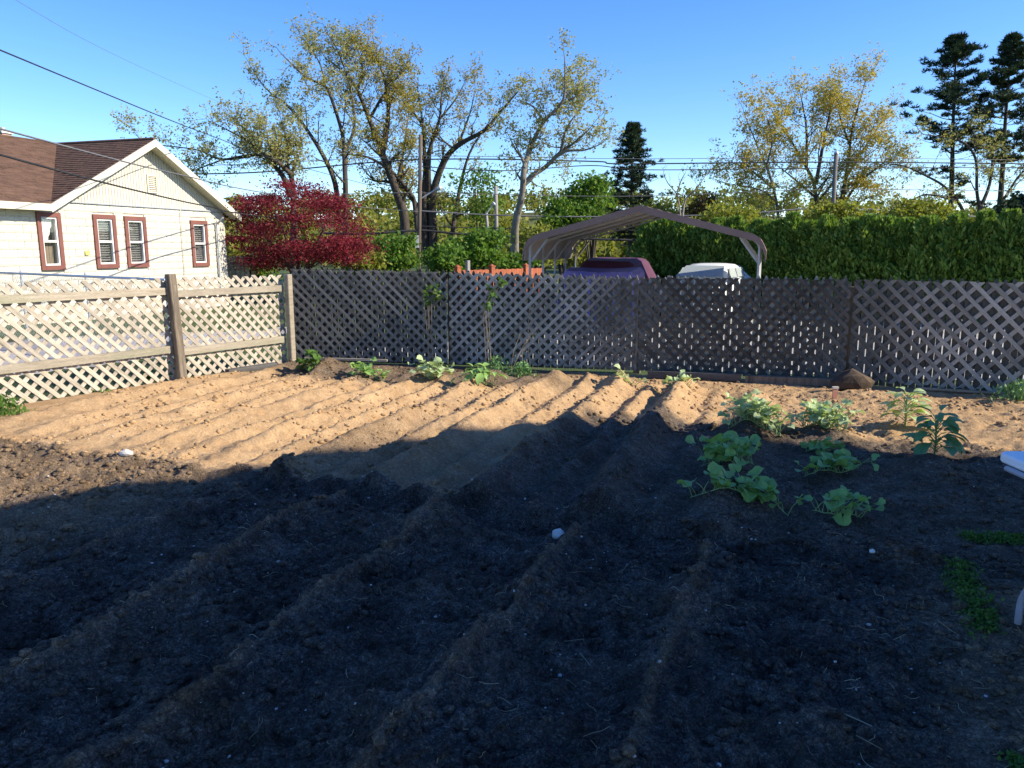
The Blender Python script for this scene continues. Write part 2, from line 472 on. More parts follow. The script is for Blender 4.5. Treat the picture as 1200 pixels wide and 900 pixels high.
# plants: name -> (px, py of its foot)
MOUNDS = [((885, 497), 0.09, 0.3), ((968, 503), 0.09, 0.3), ((1062, 500), 0.05, 0.3), ((1095, 540), 0.10, 0.24),
          ((853, 540), 0.07, 0.3), ((968, 540), 0.07, 0.26), ((875, 582), 0.07, 0.3), ((985, 607), 0.06, 0.26),
          ((362, 434), 0.05, 0.3), ((428, 437), 0.08, 0.3), ((503, 445), 0.10, 0.25), ((562, 449), 0.06, 0.3),
          ((737, 451), 0.05, 0.22), ((797, 456), 0.05, 0.22), ((700, 448), 0.06, 0.25), ((385, 432), 0.12, 0.25),
          ((970, 650), 0.07, 0.16), ((1060, 640), 0.05, 0.14), ((830, 640), 0.05, 0.18), ((1010, 462), 0.04, 0.3)]
_mxy = [(gnd(*p, a * 0.9).x, gnd(*p, a * 0.9).y, a, w) for p, a, w in MOUNDS]

def soil(x, y):
    """height of the dug soil and its tone: how dry it is (1 = dry sand), with some shade painted in"""
    x = np.asarray(x, np.float64); y = np.asarray(y, np.float64)
    u, v = uv_of(x, y)
    wob = 0.07 * vnoise(v, u * 0.3, 0.9, 3) + 0.05 * vnoise(v, u * 0.5, 3.0, 4)
    uu = u + wob
    edge = sstep(0.0, 0.45, inside(x, y))
    vend = 4.36 + 0.16 * vnoise(u, v * 0.2, 1.6, 5) + 0.16 * vnoise(u, v * 0.2, 4.5, 15) + 0.1 * vnoise(x, y, 11, 17)
    up = sstep(0, 0.1, v - vend) * (1 - sstep(8.7, 9.3, v))
    left = sstep(-3.4, -5.2, u)                 # flatter sandy part
    h = np.zeros_like(x)
    dry = np.zeros_like(x)
    ridge_main = [(-0.33, 0.10), (-1.08, 0.2), (-1.85, 0.18), (-2.63, 0.16), (-3.40, 0.14), (-4.15, 0.125), (-4.9, 0.115), (-5.6, 0.11), (-6.3, 0.1), (-6.9, 0.08)]
    hu = np.zeros_like(x)
    for c, a in ridge_main:
        d = np.abs(uu - c)
        hu = np.maximum(hu, a * np.clip(1.08 * np.exp(-(d / 0.155) ** 1.35), 0, 1.0))
    for c, a in ((-0.72, 0.06), (-1.45, 0.115), (-2.25, 0.105), (-3.0, 0.09), (-3.8, 0.085), (-4.52, 0.08), (-5.25, 0.075), (-5.95, 0.07)):
        d = np.abs(uu - c)
        hu = np.maximum(hu, a * np.exp(-(d / 0.12) ** 1.5))
    fade_r = 1 - sstep(-0.15, 0.35, u)
    rag = 1 + 0.5 * vnoise(x, y, 2.2, 8)
    h += up * hu * fade_r * rag * (1 - sstep(-3.3, -4.2, u) * (1 - sstep(0.1, 1.0, v - vend)) * 0.75)
    # cross furrow at the end of the bed
    h -= 0.075 * np.exp(-((v - vend + 0.13) / 0.13) ** 2) * (1 - 0.6 * sstep(-3.3, -4.2, u)) * (1 - sstep(0.6, 1.0, u))
    # lower bed: same rows, low and ragged
    lo = (1 - sstep(4.0, 4.3, v)) * (1 - sstep(0.1, 0.6, u))
    hl = np.zeros_like(x); crest = np.zeros_like(x)
    for c, a in ((-0.40, 0.08), (-1.12, 0.095), (-1.92, 0.085), (-2.65, 0.09), (-3.42, 0.08), (-4.2, 0.06), (-4.95, 0.05), (-5.7, 0.05)):
        d = np.abs(uu + 0.6 * wob - c)
        crest = np.maximum(crest, np.exp(-(d / 0.045) ** 2))
        hl = np.maximum(hl, a * np.exp(-(d / 0.1) ** 1.1))
    h += lo * hl * (1 + 0.7 * vnoise(x, y, 3.0, 9))
    for mx, my, a, w in _mxy:
        h += a * np.exp(-(((x - mx) / w) ** 2 + ((y - my) / w) ** 2)) * rag
    # roughness, coarser in the damp lower bed and on the right
    right = sstep(-0.4, 0.2, u)
    path = sstep(0.15, 0.7, u) * (1 - sstep(4.6, 5.4, v))     # trodden, smoother
    k = np.clip(0.5 + 0.62 * lo + 0.35 * right * (1 - path), 0, 1.3)
    h += (0.06 * vnoise(x, y, 1.3, 1) + 0.055 * vnoise(x, y, 3.1, 2) * k) * (0.5 + 0.5 * lo + 0.3 * right)
    r1 = vnoise(x, y, 8, 6); r2 = vnoise(x, y, 19, 7); r3 = vnoise(x, y, 36, 10); r4 = vnoise(x, y, 64, 11) * sstep(6.0, 3.5, y)
    r0 = vnoise(x, y, 4.6, 16)
    h += k * (0.05 * np.abs(r0) * lo + 0.04 * (0.25 - np.abs(r1)) + 0.03 * r1 + 0.036 * r2 + 0.026 * r3 + 0.014 * r4)
    # dryness, lowered towards the front of the bed to paint in shade
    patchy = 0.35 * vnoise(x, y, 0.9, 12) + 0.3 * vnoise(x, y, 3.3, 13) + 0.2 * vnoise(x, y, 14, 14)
    dry = 0.92 * sstep(0.10, 0.17, v - vend + 0.05 * vnoise(x, y, 17, 25) + 0.05 * vnoise(x, y, 37, 26)) * (1 - 0.8 * sstep(-2.0, -1.75, u + 0.35 * patchy) * (1 - sstep(7.0, 7.25, v))) * (1 - 0.42 * (1 - sstep(5.0, 7.2, v + 0.3 * u + 1.0)) * (1 - sstep(-3.3, -3.9, u)))  # last factor puts the shade over the front rows into the tone
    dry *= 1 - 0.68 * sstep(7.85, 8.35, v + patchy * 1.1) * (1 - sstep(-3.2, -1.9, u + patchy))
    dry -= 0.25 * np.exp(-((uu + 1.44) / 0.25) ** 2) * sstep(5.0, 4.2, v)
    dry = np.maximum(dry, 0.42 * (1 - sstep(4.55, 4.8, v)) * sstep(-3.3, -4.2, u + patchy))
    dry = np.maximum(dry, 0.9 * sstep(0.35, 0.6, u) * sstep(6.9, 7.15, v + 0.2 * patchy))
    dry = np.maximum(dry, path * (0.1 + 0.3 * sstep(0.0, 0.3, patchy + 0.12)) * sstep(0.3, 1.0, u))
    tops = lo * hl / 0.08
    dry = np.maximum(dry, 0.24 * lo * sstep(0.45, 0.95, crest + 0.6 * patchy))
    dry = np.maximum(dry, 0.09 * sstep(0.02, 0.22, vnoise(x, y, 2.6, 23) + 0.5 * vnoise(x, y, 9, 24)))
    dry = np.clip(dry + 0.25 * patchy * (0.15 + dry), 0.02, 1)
    return h * edge, dry

def sz(x, y):
    return float(soil(np.array([x]), np.array([y]))[0][0])

def gs(px, py):
    """point on the soil surface along a sight line"""
    z = 0.0
    for _ in range(8):
        p = gnd(px, py, z)
        z = 0.5 * z + 0.5 * sz(p.x, p.y)
    p = gnd(px, py, z); p.z = sz(p.x, p.y)
    return p

def ground_z(x, y):
    s = inside(x, y)
    s = np.minimum(s, y - 0.6); s = np.minimum(s, 8.6 - x)
    b = beyond_back(x, y)
    return -0.3 * sstep(1.2, 7.0, b) - 0.6 * sstep(0.02, 0.6, s)

def gz(x, y):
    return float(ground_z(np.array([x]), np.array([y]))[0])

# ------------------------------------------------------------------ the setting
def axis(lo, a, b, hi, step):
    mid = np.arange(a, b + 1e-6, step)
    up = [b]; st = step
    while up[-1] < hi:
        st *= 1.25; up.append(up[-1] + st)
    dn = [a]; st = step
    while dn[-1] > lo:
        st *= 1.25; dn.append(dn[-1] - st)
    return np.array(list(reversed(dn[1:])) + list(mid) + up[1:])

gx = axis(-900, -12, 12, 900, 0.2)
gy = axis(-300, -2, 14, 1600, 0.2)
GX, GY = np.meshgrid(gx, gy)
GZ = ground_z(GX, GY)
nx, ny = len(gx), len(gy)
idx = np.arange(nx * ny).reshape(ny, nx)
quads = np.stack([idx[:-1, :-1], idx[:-1, 1:], idx[1:, 1:], idx[1:, :-1]], -1).reshape(-1, 4)
gv = np.stack([GX, GY, GZ], -1).reshape(-1, 3)
tag(link('ground', arr_mesh('ground', gv, quads, M['lawn'], True)), kind='structure')

def sheet(name, mask, lift, mat):
    cx = (GX[:-1, :-1] + GX[1:, 1:]) / 2; cy = (GY[:-1, :-1] + GY[1:, 1:]) / 2
    q = quads[mask(cx, cy).ravel()]
    used, inv = np.unique(q, return_inverse=True)
    v = gv[used].copy(); v[:, 2] += lift
    return tag(link(name, arr_mesh(name, v, inv.reshape(-1, 4), mat, True)), kind='structure')

_ldist = lambda x, y: -halfplane(x, y, LF[0], LF[3])
sheet('driveway', lambda x, y: (beyond_back(x, y) > 0.9) & (y < 30) & (x > -6) & (x < 30) & (_ldist(x, y) < 0.2), 0.006, M['gravel'])
sheet('path', lambda x, y: (_ldist(x, y) > 2.0) & (_ldist(x, y) < 6.0) & (y < 19) & (x < -5) & (y > 2) & (x > -11.5), 0.008, M['concrete'])

# the dug soil itself
rows = [0.75]
while rows[-1] < 11.4:
    rows.append(rows[-1] + max(0.006, rows[-1] * 0.0026))
rows = np.array(rows)
s_ = np.linspace(-1, 1, 760)
cols = 8.9 * (0.42 * s_ + 0.58 * s_ ** 3)
SX, SY = np.meshgrid(cols, rows)
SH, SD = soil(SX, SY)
sv = np.stack([SX, SY, SH], -1).reshape(-1, 3)
ny, nx = SX.shape
idx = np.arange(nx * ny).reshape(ny, nx)
q = np.stack([idx[:-1, :-1], idx[:-1, 1:], idx[1:, 1:], idx[1:, :-1]], -1).reshape(-1, 4)
ins = inside(SX, SY).ravel() > -0.06
q = q[ins[q].all(1)]
used, inv = np.unique(q, return_inverse=True)

def soil_material():
    """crumbly earth: every crumb has its own tint and relief; 'dry' tells damp loam from dry sand"""
    m, nt, o = _nodes('soil')
    p = N(nt, 'ShaderNodeBsdfPrincipled')
    tc = N(nt, 'ShaderNodeTexCoord')
    at_ = N(nt, 'ShaderNodeAttribute', attribute_name='dry')
    v = tc.outputs['Object']
    # warp so that crumbs are not regular cells
    wn_ = N(nt, 'ShaderNodeTexNoise'); wn_.inputs['Scale'].default_value = 30; wn_.inputs['Detail'].default_value = 3
    nt.links.new(v, wn_.inputs['Vector'])
    ws = N(nt, 'ShaderNodeVectorMath', operation='SCALE'); ws.inputs['Scale'].default_value = 0.03
    nt.links.new(wn_.outputs['Color'], ws.inputs[0])
    wa = N(nt, 'ShaderNodeVectorMath', operation='ADD')
    nt.links.new(v, wa.inputs[0]); nt.links.new(ws.outputs[0], wa.inputs[1])
    vw = wa.outputs[0]
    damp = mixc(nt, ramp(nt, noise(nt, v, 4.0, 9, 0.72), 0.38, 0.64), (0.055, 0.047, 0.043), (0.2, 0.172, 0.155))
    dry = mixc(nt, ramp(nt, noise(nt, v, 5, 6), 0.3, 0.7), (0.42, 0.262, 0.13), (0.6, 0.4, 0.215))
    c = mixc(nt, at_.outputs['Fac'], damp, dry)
    heights = []
    for sc, lo_, hi_, amt in ((38, 0.5, 1.45, 0.5), (95, 0.45, 1.5, 0.7), (230, 0.45, 1.5, 0.7)):
        vo = N(nt, 'ShaderNodeTexVoronoi'); vo.inputs['Scale'].default_value = sc
        nt.links.new(vw, vo.inputs['Vector'])
        sp = N(nt, 'ShaderNodeSeparateColor'); nt.links.new(vo.outputs['Color'], sp.inputs[0])
        g = mixc(nt, sp.outputs[0], (lo_, lo_, lo_ * 1.02), (hi_, hi_, hi_ * 0.97))
        edge = ramp(nt, vo.outputs['Distance'], 0.75, 0.35)
        g = mixc(nt, edge, (lo_ * 0.6,) * 3, g)  # gaps between crumbs darkened: crevice shade put into the colour
        fac = N(nt, 'ShaderNodeMapRange'); fac.inputs[3].default_value = amt; fac.inputs[4].default_value = amt * 0.22
        nt.links.new(at_.outputs['Fac'], fac.inputs[0])
        c = mixc(nt, fac.outputs[0], c, g, 'MULTIPLY')
        heights.append((vo.outputs['Distance'], sc))
    nt.links.new(c, p.inputs['Base Color'])
    p.inputs['Roughness'].default_value = 0.95
    p.inputs['Specular IOR Level'].default_value = 0.15
    prev = None
    for (h_, sc), dist in zip(heights, (-0.008, -0.005, -0.003)):
        b = N(nt, 'ShaderNodeBump'); b.inputs['Distance'].default_value = abs(dist); b.invert = True
        bs = N(nt, 'ShaderNodeMapRange'); bs.inputs[3].default_value = 0.8; bs.inputs[4].default_value = 0.3
        nt.links.new(at_.outputs['Fac'], bs.inputs[0]); nt.links.new(bs.outputs[0], b.inputs['Strength'])
        nt.links.new(h_, b.inputs['Height'])
        if prev is not None: nt.links.new(prev, b.inputs['Normal'])
        prev = b.outputs[0]
    b1 = N(nt, 'ShaderNodeBump'); b1.inputs['Distance'].default_value = 0.014
    nt.links.new(noise(nt, v, 42, 6, 0.7), b1.inputs['Height'])
    nt.links.new(prev, b1.inputs['Normal'])
    nt.links.new(b1.outputs[0], p.inputs['Normal'])
    nt.links.new(p.outputs[0], o.inputs[0])
    return m

M['soil'] = soil_material()
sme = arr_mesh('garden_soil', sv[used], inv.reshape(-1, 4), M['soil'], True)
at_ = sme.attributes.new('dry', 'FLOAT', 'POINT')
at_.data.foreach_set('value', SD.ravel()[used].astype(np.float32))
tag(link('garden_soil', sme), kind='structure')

# crumbs of earth, pebbles, straw: nobody could count them
OCT = np.array([(1, 0, 0), (-1, 0, 0), (0, 1, 0), (0, -1, 0), (0, 0, 1), (0, 0, -1)], float)
OCF = np.array([(0, 2, 4), (2, 1, 4), (1, 3, 4), (3, 0, 4), (2, 0, 5), (1, 2, 5), (3, 1, 5), (0, 3, 5)])
def ico():
    bm = bmesh.new(); bmesh.ops.create_icosphere(bm, subdivisions=1, radius=1)
    v = np.array([x.co[:] for x in bm.verts]); f = np.array([[y.index for y in x.verts] for x in bm.faces]); bm.free()
    return v, f
ICV, ICF = ico()

def lumps(name, xs, ys, size, mat, seed, flat=0.7, sink=0.25, dryattr=False, label=None, cat=None):
    r = np.random.RandomState(seed)
    n = len(xs)
    h, dr = soil(xs, ys)
    base = ICV[None] * (1 + 0.32 * (r.rand(n, len(ICV), 1) - 0.5))
    sc = np.stack([size * (0.7 + 0.7 * r.rand(n)), size * (0.7 + 0.7 * r.rand(n)), size * flat * (0.7 + 0.5 * r.rand(n))], -1)
    a = r.rand(n) * 6.28
    b = base * sc[:, None, :]
    ca, sa = np.cos(a)[:, None], np.sin(a)[:, None]
    V = np.stack([b[..., 0] * ca - b[..., 1] * sa + xs[:, None], b[..., 0] * sa + b[..., 1] * ca + ys[:, None], b[..., 2] + (h + size * flat * (0.5 - sink))[:, None]], -1)
    F = ICF[None] + (np.arange(n) * len(ICV))[:, None, None]
    me = arr_mesh(name, V.reshape(-1, 3), F.reshape(-1, 3), mat, False)
    if dryattr:
        t = me.attributes.new('dry', 'FLOAT', 'POINT')
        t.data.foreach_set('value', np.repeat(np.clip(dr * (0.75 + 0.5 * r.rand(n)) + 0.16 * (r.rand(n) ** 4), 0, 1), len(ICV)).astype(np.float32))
    return tag(link(name, me), label, cat, kind='stuff')

def scatter(n, seed, u0, u1, v0, v1):
    r = np.random.RandomState(seed)
    u = u0 + (u1 - u0) * r.rand(n); v = v0 + (v1 - v0) * r.rand(n)
    x, y = xy_of(u, v)
    k = (inside(x, y) > 0.1) & (y > 1.0) & (np.abs(x) < 7.5)
    return x[k], y[k]

x1, y1 = scatter(26000, 1, -6.5, 2.5, 0.8, 4.6)
x2, y2 = scatter(15000, 2, -7, 3.5, 4.3, 10)
xs = np.concatenate([x1, x2]); ys = np.concatenate([y1, y2])
keep = vnoise(xs, ys, 1.7, 21) + 0.5 * vnoise(xs, ys, 6, 22) > -0.12
xs, ys = xs[keep], ys[keep]
rs = np.random.RandomState(3).rand(len(xs))
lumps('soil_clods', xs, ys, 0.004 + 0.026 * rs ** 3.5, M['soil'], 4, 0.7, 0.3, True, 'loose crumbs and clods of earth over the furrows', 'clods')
x1, y1 = scatter(900, 5, -6.5, 2.6, 0.8, 4.6)
x2, y2 = scatter(420, 6, -7, 3.5, 4.5, 9.6)
xs = np.concatenate([x1, x2]); ys = np.concatenate([y1, y2])
rs = np.random.RandomState(8).rand(len(xs))
lumps('pebbles', xs, ys, 0.0025 + 0.008 * rs ** 4, M['pebble'], 9, 0.7, 0.1, False, 'small pale pebbles scattered over the dark soil', 'pebbles')

def straws(name, xs, ys, seed, lmin, lmax, mat):
    r = np.random.RandomState(seed)
    mb = MB()
    h, _ = soil(xs, ys)
    for x, y, z in zip(xs, ys, h):
        a = r.rand() * 6.28; ln = lmin + (lmax - lmin) * r.rand() ** 2.5
        d = Vector((math.cos(a), math.sin(a), 0)); s = Vector((-d.y, d.x, 0))
        pts = [Vector((x, y, z + 0.004)) + d * ln * (t - 0.5) + s * ln * 0.25 * (r.rand() - 0.5) * (1 if 0 < t < 1 else 0.2) + Vector((0, 0, 0.02 * r.rand() * (t if r.rand() > 0.5 else 1 - t))) for t in (0, 0.33, 0.66, 1)]
        mb.tube(pts, 0.0007 + 0.0007 * r.rand(), 3, False)
    return tag(mb.build(name, mat), 'dry straw and root bits lying on the soil', 'straw', kind='stuff')
x1, y1 = scatter(900, 15, -4.5, 2.6, 0.8, 4.6)
x2, y2 = scatter(420, 16, 0.2, 2.6, 0.8, 4.5)
straws('dry_straw', np.concatenate([x1, x2]), np.concatenate([y1, y2]), 17, 0.015, 0.11, M['straw'])

#==PART2==
# ------------------------------------------------------------------ fences
Z = Vector((0, 0, 1))
def clip_poly(poly, lo, hi):
    for ax in (0, 1):
        for sgn, lim in ((1, lo[ax]), (-1, hi[ax])):
            out = []
            for i in range(len(poly)):
                p, q_ = poly[i], poly[(i + 1) % len(poly)]
                dp, dq = sgn * (p[ax] - lim), sgn * (q_[ax] - lim)
                if dp >= 0: out.append(p)
                if (dp >= 0) != (dq >= 0):
                    t = dp / (dp - dq)
                    out.append((p[0] + (q_[0] - p[0]) * t, p[1] + (q_[1] - p[1]) * t))
            poly = out
            if len(poly) < 3: return []
    return poly

def frame_matrix(o, ex, ey, ez):
    m = Matrix.Identity(4)
    for i, e in enumerate((ex, ey, ez)):
        m[0][i], m[1][i], m[2][i] = e.x, e.y, e.z
    m[0][3], m[1][3], m[2][3] = o.x, o.y, o.z
    return m

def lattice(parent, root, a, b, zb, zt, pitch, width, thick, front_off, mat, first, nrm, rng, skip=0.0):
    """diagonal slats, each its own object. a,b plan ends; zb,zt = (bottom, top) heights at both ends; first = slope of the front layer"""
    a3 = Vector((a.x, a.y, 0)); d = Vector((b.x - a.x, b.y - a.y, 0)); Ln = d.length; ex = d.normalized()
    hgt = zt[0] - zb[0]
    for layer, sgn in enumerate((first, -first)):
        off = front_off + (thick + 0.0015) * (1 - layer)
        k0 = -int(hgt / pitch) - 2
        for k in range(k0, int((Ln + hgt) / pitch) + 2):
            s0 = k * pitch + rng.uniform(-0.004, 0.004)
            if rng.random() < skip: continue
            w = width * rng.uniform(0.92, 1.08)
            hw = w / math.sqrt(2)
            tilt = rng.uniform(-0.012, 0.012)
            if sgn > 0:      # rises to the right "/"
                poly = [(s0 - hw, -0.3), (s0 + hw, -0.3), (s0 + hw + hgt + 0.6 + tilt, hgt + 0.3), (s0 - hw + hgt + 0.6 + tilt, hgt + 0.3)]
            else:            # "\"
                poly = [(s0 - hw, -0.3), (s0 + hw, -0.3), (s0 + hw - hgt - 0.6 + tilt, hgt + 0.3), (s0 - hw - hgt - 0.6 + tilt, hgt + 0.3)]
            poly = clip_poly(poly, (0, rng.uniform(-0.012, 0.006)), (Ln, hgt + rng.uniform(-0.006, 0.014)))
            if len(poly) < 3: continue
            ar = 0
            for i in range(len(poly)):
                p, q_ = poly[i], poly[(i + 1) % len(poly)]
                ar += p[0] * q_[1] - q_[0] * p[1]
            if abs(ar) / 2 < 0.0015: continue
            W = []
            for s, z in poly:
                f = s / Ln
                W.append(a3 + ex * s + Z * (zb[0] + (zb[1] - zb[0]) * f + z * (zt[0] + (zt[1] - zt[0]) * f - zb[0] - (zb[1] - zb[0]) * f) / hgt) + nrm * off)
            cen = sum(W, Vector()) / len(W)
            lx = (ex + Z * sgn).normalized(); lz = lx.cross(nrm)
            mm = frame_matrix(cen, lx, nrm, lz)
            inv_ = mm.inverted()
            mb = MB()
            mb.prism([inv_ @ p for p in W], (0, thick, 0))
            o = mb.build('slat', mat, parent)
            o.matrix_local = Matrix.Translation(-root) @ mm

def plank(parent, root, name, a, b, zc, size, nrm, off, mat):
    """straight board from a to b (3-D), size = (thickness along nrm, height)"""
    d = (b - a); ex = d.normalized(); ez = ex.cross(nrm).normalized()
    if ez.z < 0: ez = -ez
    mm = frame_matrix((a + b) / 2 + nrm * off + Z * zc, ex, nrm, ez)
    mb = MB(); mb.box((0, 0, 0), (d.length, size[0], size[1]))
    o = mb.build(name, mat, parent)
    o.matrix_local = Matrix.Translation(-root) @ mm
    return o

rng = random.Random(11)
# left fence: tan lattice, rails and posts towards the garden
lroot = Vector((LF[2].x, LF[2].y, 0))
lf = thing('lattice_fence', lroot, 'sunlit tan lattice fence with two rails and dark posts along the left side', 'fence')
ltop = [1.29, 1.285, 1.275, 1.26]
for i in range(3):
    a, b = LF[i], LF[i + 1]
    d = (b - a).normalized(); nrm = Vector((d.y, -d.x, 0))
    pl = bpy.data.objects.new('panel', None)
    # the panel is carried by its two rails: top rail is the panel's own mesh
    a3, b3 = Vector((a.x, a.y, 0)), Vector((b.x, b.y, 0))
    top = plank(lf, lroot, 'top_rail', a3 + Vector((d.x, d.y, 0)) * 0.06, b3 - Vector((d.x, d.y, 0)) * 0.06, ltop[i] - 0.165 - (0.0 if i < 2 else 0.03), (0.038, 0.085), nrm, 0.026, M['rail_tan'])
    bot = plank(lf, lroot, 'bottom_rail', a3 + Vector((d.x, d.y, 0)) * 0.06, b3 - Vector((d.x, d.y, 0)) * 0.06, 0.40 - (0.0 if i < 2 else 0.05), (0.038, 0.09), nrm, 0.026, M['rail_tan'])
    lattice(lf, lroot, a, b, (0.0, 0.0), (ltop[i], ltop[i + 1]), 0.15, 0.047, 0.008, -0.02, M['fence_tan'], -1, nrm, rng)
for i in (0, 1, 2, 3):
    p = LF[i]
    d = (LF[min(i + 1, 3)] - LF[max(i - 1, 0)]).normalized(); nrm = Vector((d.y, -d.x, 0)); ex = Vector((d.x, d.y, 0))
    mb = MB()
    hh = 1.33 if i < 3 else 1.275
    w = 0.1 if i < 3 else 0.085
    mb.box((0, 0, hh / 2 - 0.1), (w, w, hh + 0.2))
    me = mb.mesh('post', M['post_wood'] if i < 3 else M['rail_tan'])
    bm = bmesh.new(); bm.from_mesh(me); bmesh.ops.bevel(bm, geom=[e for e in bm.edges], offset=0.008, segments=1, affect='EDGES'); bm.to_mesh(me); bm.free()
    o = link('post', me, lf)
    lean = Matrix.Rotation(rad(1.6 if i == 2 else 0.5), 4, 'X') if i < 3 else Matrix.Identity(4)
    o.matrix_local = Matrix.Translation(-lroot) @ frame_matrix(Vector((p.x, p.y, 0)) + nrm * 0.1, ex, nrm, Z) @ Matrix.Rotation(rad(-1.2 if i == 2 else 0), 4, 'Y') @ lean
# low sleeper in the corner
sl = plank(None, Vector(), 'timber_sleeper', Vector((-3.85, 9.98, 0.05)), Vector((-3.4, 10.6, 0.05)), 0, (0.09, 0.07), Vector((0.8, -0.55, 0)).normalized(), 0.16, M['timber'])
tag(sl, 'short dark timber lying at the foot of the tan fence near the corner post', 'timber')

# back fence: pointed pickets with lattice nailed on the garden side
broot = Vector((BF[2].x, BF[2].y, 0))
bf = thing('picket_fence', broot, 'weathered grey picket fence faced with lattice across the back of the garden', 'fence')
btop = [1.345, 1.305, 1.262, 1.27, 1.255, 1.26]
bbot = [0.06, 0.045, 0.085, 0.06, 0.01, 0.03]
firsts = [-1, 1, -1, -1, -1]
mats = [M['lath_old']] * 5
pit = [0.135, 0.142, 0.137, 0.182, 0.18]
wid = [0.04, 0.042, 0.043, 0.046, 0.046]
picket_cache = {}
def picket_mesh(h, w, kind, dark='picket'):
    key = (round(h, 2), round(w, 3), kind, dark)
    if key not in picket_cache:
        mb = MB(); hw = w / 2
        tip = [(hw, h - 0.07), (hw * 0.55, h - 0.03), (0.006, h), (-0.006, h), (-hw * 0.55, h - 0.03), (-hw, h - 0.07)]
        if kind: tip = [(hw, h - 0.085), (hw * 0.35, h - 0.012), (0, h), (-hw * 0.35, h - 0.012), (-hw, h - 0.085)]
        poly = [(-hw, 0), (hw, 0)] + tip
        mb.prism([Vector((p[0], -0.009, p[1])) for p in poly], (0, 0.018, 0))
        picket_cache[key] = mb.mesh('picket', M[dark])
    return picket_cache[key]
for i in range(5):
    a, b = BF[i], BF[i + 1]
    d = (b - a).normalized(); nrm = Vector((d.y, -d.x, 0)); ex = Vector((d.x, d.y, 0))
    if nrm.y > 0: nrm = -nrm
    a3, b3 = Vector((a.x, a.y, 0)), Vector((b.x, b.y, 0))
    Ln = (b - a).length
    for nm, zz in (('back_rail', 0.3), ('back_rail', 1.0)):
        plank(bf, broot, nm, a3 + ex * 0.05, b3 - ex * 0.05, zz, (0.04, 0.09), nrm, -0.075, M['picket'])
    s = 0.03
    while s < Ln - 0.03:
        w = rng.choice((0.066, 0.07, 0.074))
        f = s / Ln
        zb_ = bbot[i] + (bbot[i + 1] - bbot[i]) * f - (0.05 if i == 3 else 0.03)
        zt_ = btop[i] + (btop[i + 1] - btop[i]) * f + rng.choice((0.0, 0.01, 0.02, 0.03)) + 0.012
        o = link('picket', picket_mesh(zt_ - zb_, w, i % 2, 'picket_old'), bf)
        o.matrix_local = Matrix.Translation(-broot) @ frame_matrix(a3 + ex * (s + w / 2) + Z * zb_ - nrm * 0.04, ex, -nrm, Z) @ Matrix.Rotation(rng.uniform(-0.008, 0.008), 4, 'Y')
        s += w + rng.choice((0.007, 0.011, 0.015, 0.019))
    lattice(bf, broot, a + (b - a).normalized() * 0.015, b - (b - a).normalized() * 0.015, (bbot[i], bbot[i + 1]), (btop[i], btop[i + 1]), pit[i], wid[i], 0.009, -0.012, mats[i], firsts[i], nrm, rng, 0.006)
for i in range(6):
    p = BF[i]
    d = (BF[min(i + 1, 5)] - BF[max(i - 1, 0)]).normalized()
    nrm = Vector((d.y, -d.x, 0)); ex = Vector((d.x, d.y, 0))
    mb = MB(); mb.box((0, 0, 0.56), (0.085, 0.085, 1.24))
    o = mb.build('post', M['post_wood'], bf)
    o.matrix_local = Matrix.Translation(-broot) @ frame_matrix(Vector((p.x, p.y, 0)) - nrm * 0.155, ex, nrm, Z)

def lump_thing(name, loc, size, mat, label, cat, seed, rz=0.0, group=None, sub=2):
    """one stone: faceted, uneven"""
    r = random.Random(seed)
    bm = bmesh.new(); bmesh.ops.create_icosphere(bm, subdivisions=sub, radius=1)
    cut = [(Vector((r.uniform(-1, 1), r.uniform(-1, 1), r.uniform(-0.6, 1))).normalized(), r.uniform(0.6, 0.85)) for _ in range(7)]
    for v in bm.verts:
        c = v.co.copy()
        for nn, dd in cut:
            e = c.dot(nn) - dd
            if e > 0: c -= nn * e
        c *= 1 + r.uniform(-0.05, 0.05)
        v.co = (c.x * size[0], c.y * size[1], c.z * size[2])
    me = bpy.data.meshes.new(name); bm.to_mesh(me); bm.free()
    me.materials.append(mat)
    o = link(name, me); o.location = loc; o.rotation_euler = (0, 0, rz)
    return tag(o, label, cat, group)

p = gs(655, 630); lump_thing('stone', (p.x, p.y, sz(p.x, p.y) + 0.018), (0.048, 0.036, 0.034), M['stone_pale'], 'pale grey stone lying where the dark furrows meet in the middle', 'stone', 3)
p = gs(148, 533); lump_thing('stone', (p.x, p.y, sz(p.x, p.y) + 0.018), (0.062, 0.045, 0.032), M['stone_pale'], 'cream stone lying in the sunny soil on the left', 'stone', 6)
p = gs(1022, 648); lump_thing('stone', (p.x, p.y, sz(p.x, p.y) + 0.008), (0.02, 0.014, 0.012), M['stone_pale'], 'tiny white stone just above the weed strip on the right', 'stone', 8)
p = gnd(1002, 462); lump_thing('boulder', (p.x, p.y + 0.1, sz(p.x, p.y) + 0.1), (0.27, 0.16, 0.16), M['stone_brown'], 'dark brown clod of a boulder against the back fence', 'boulder', 9)

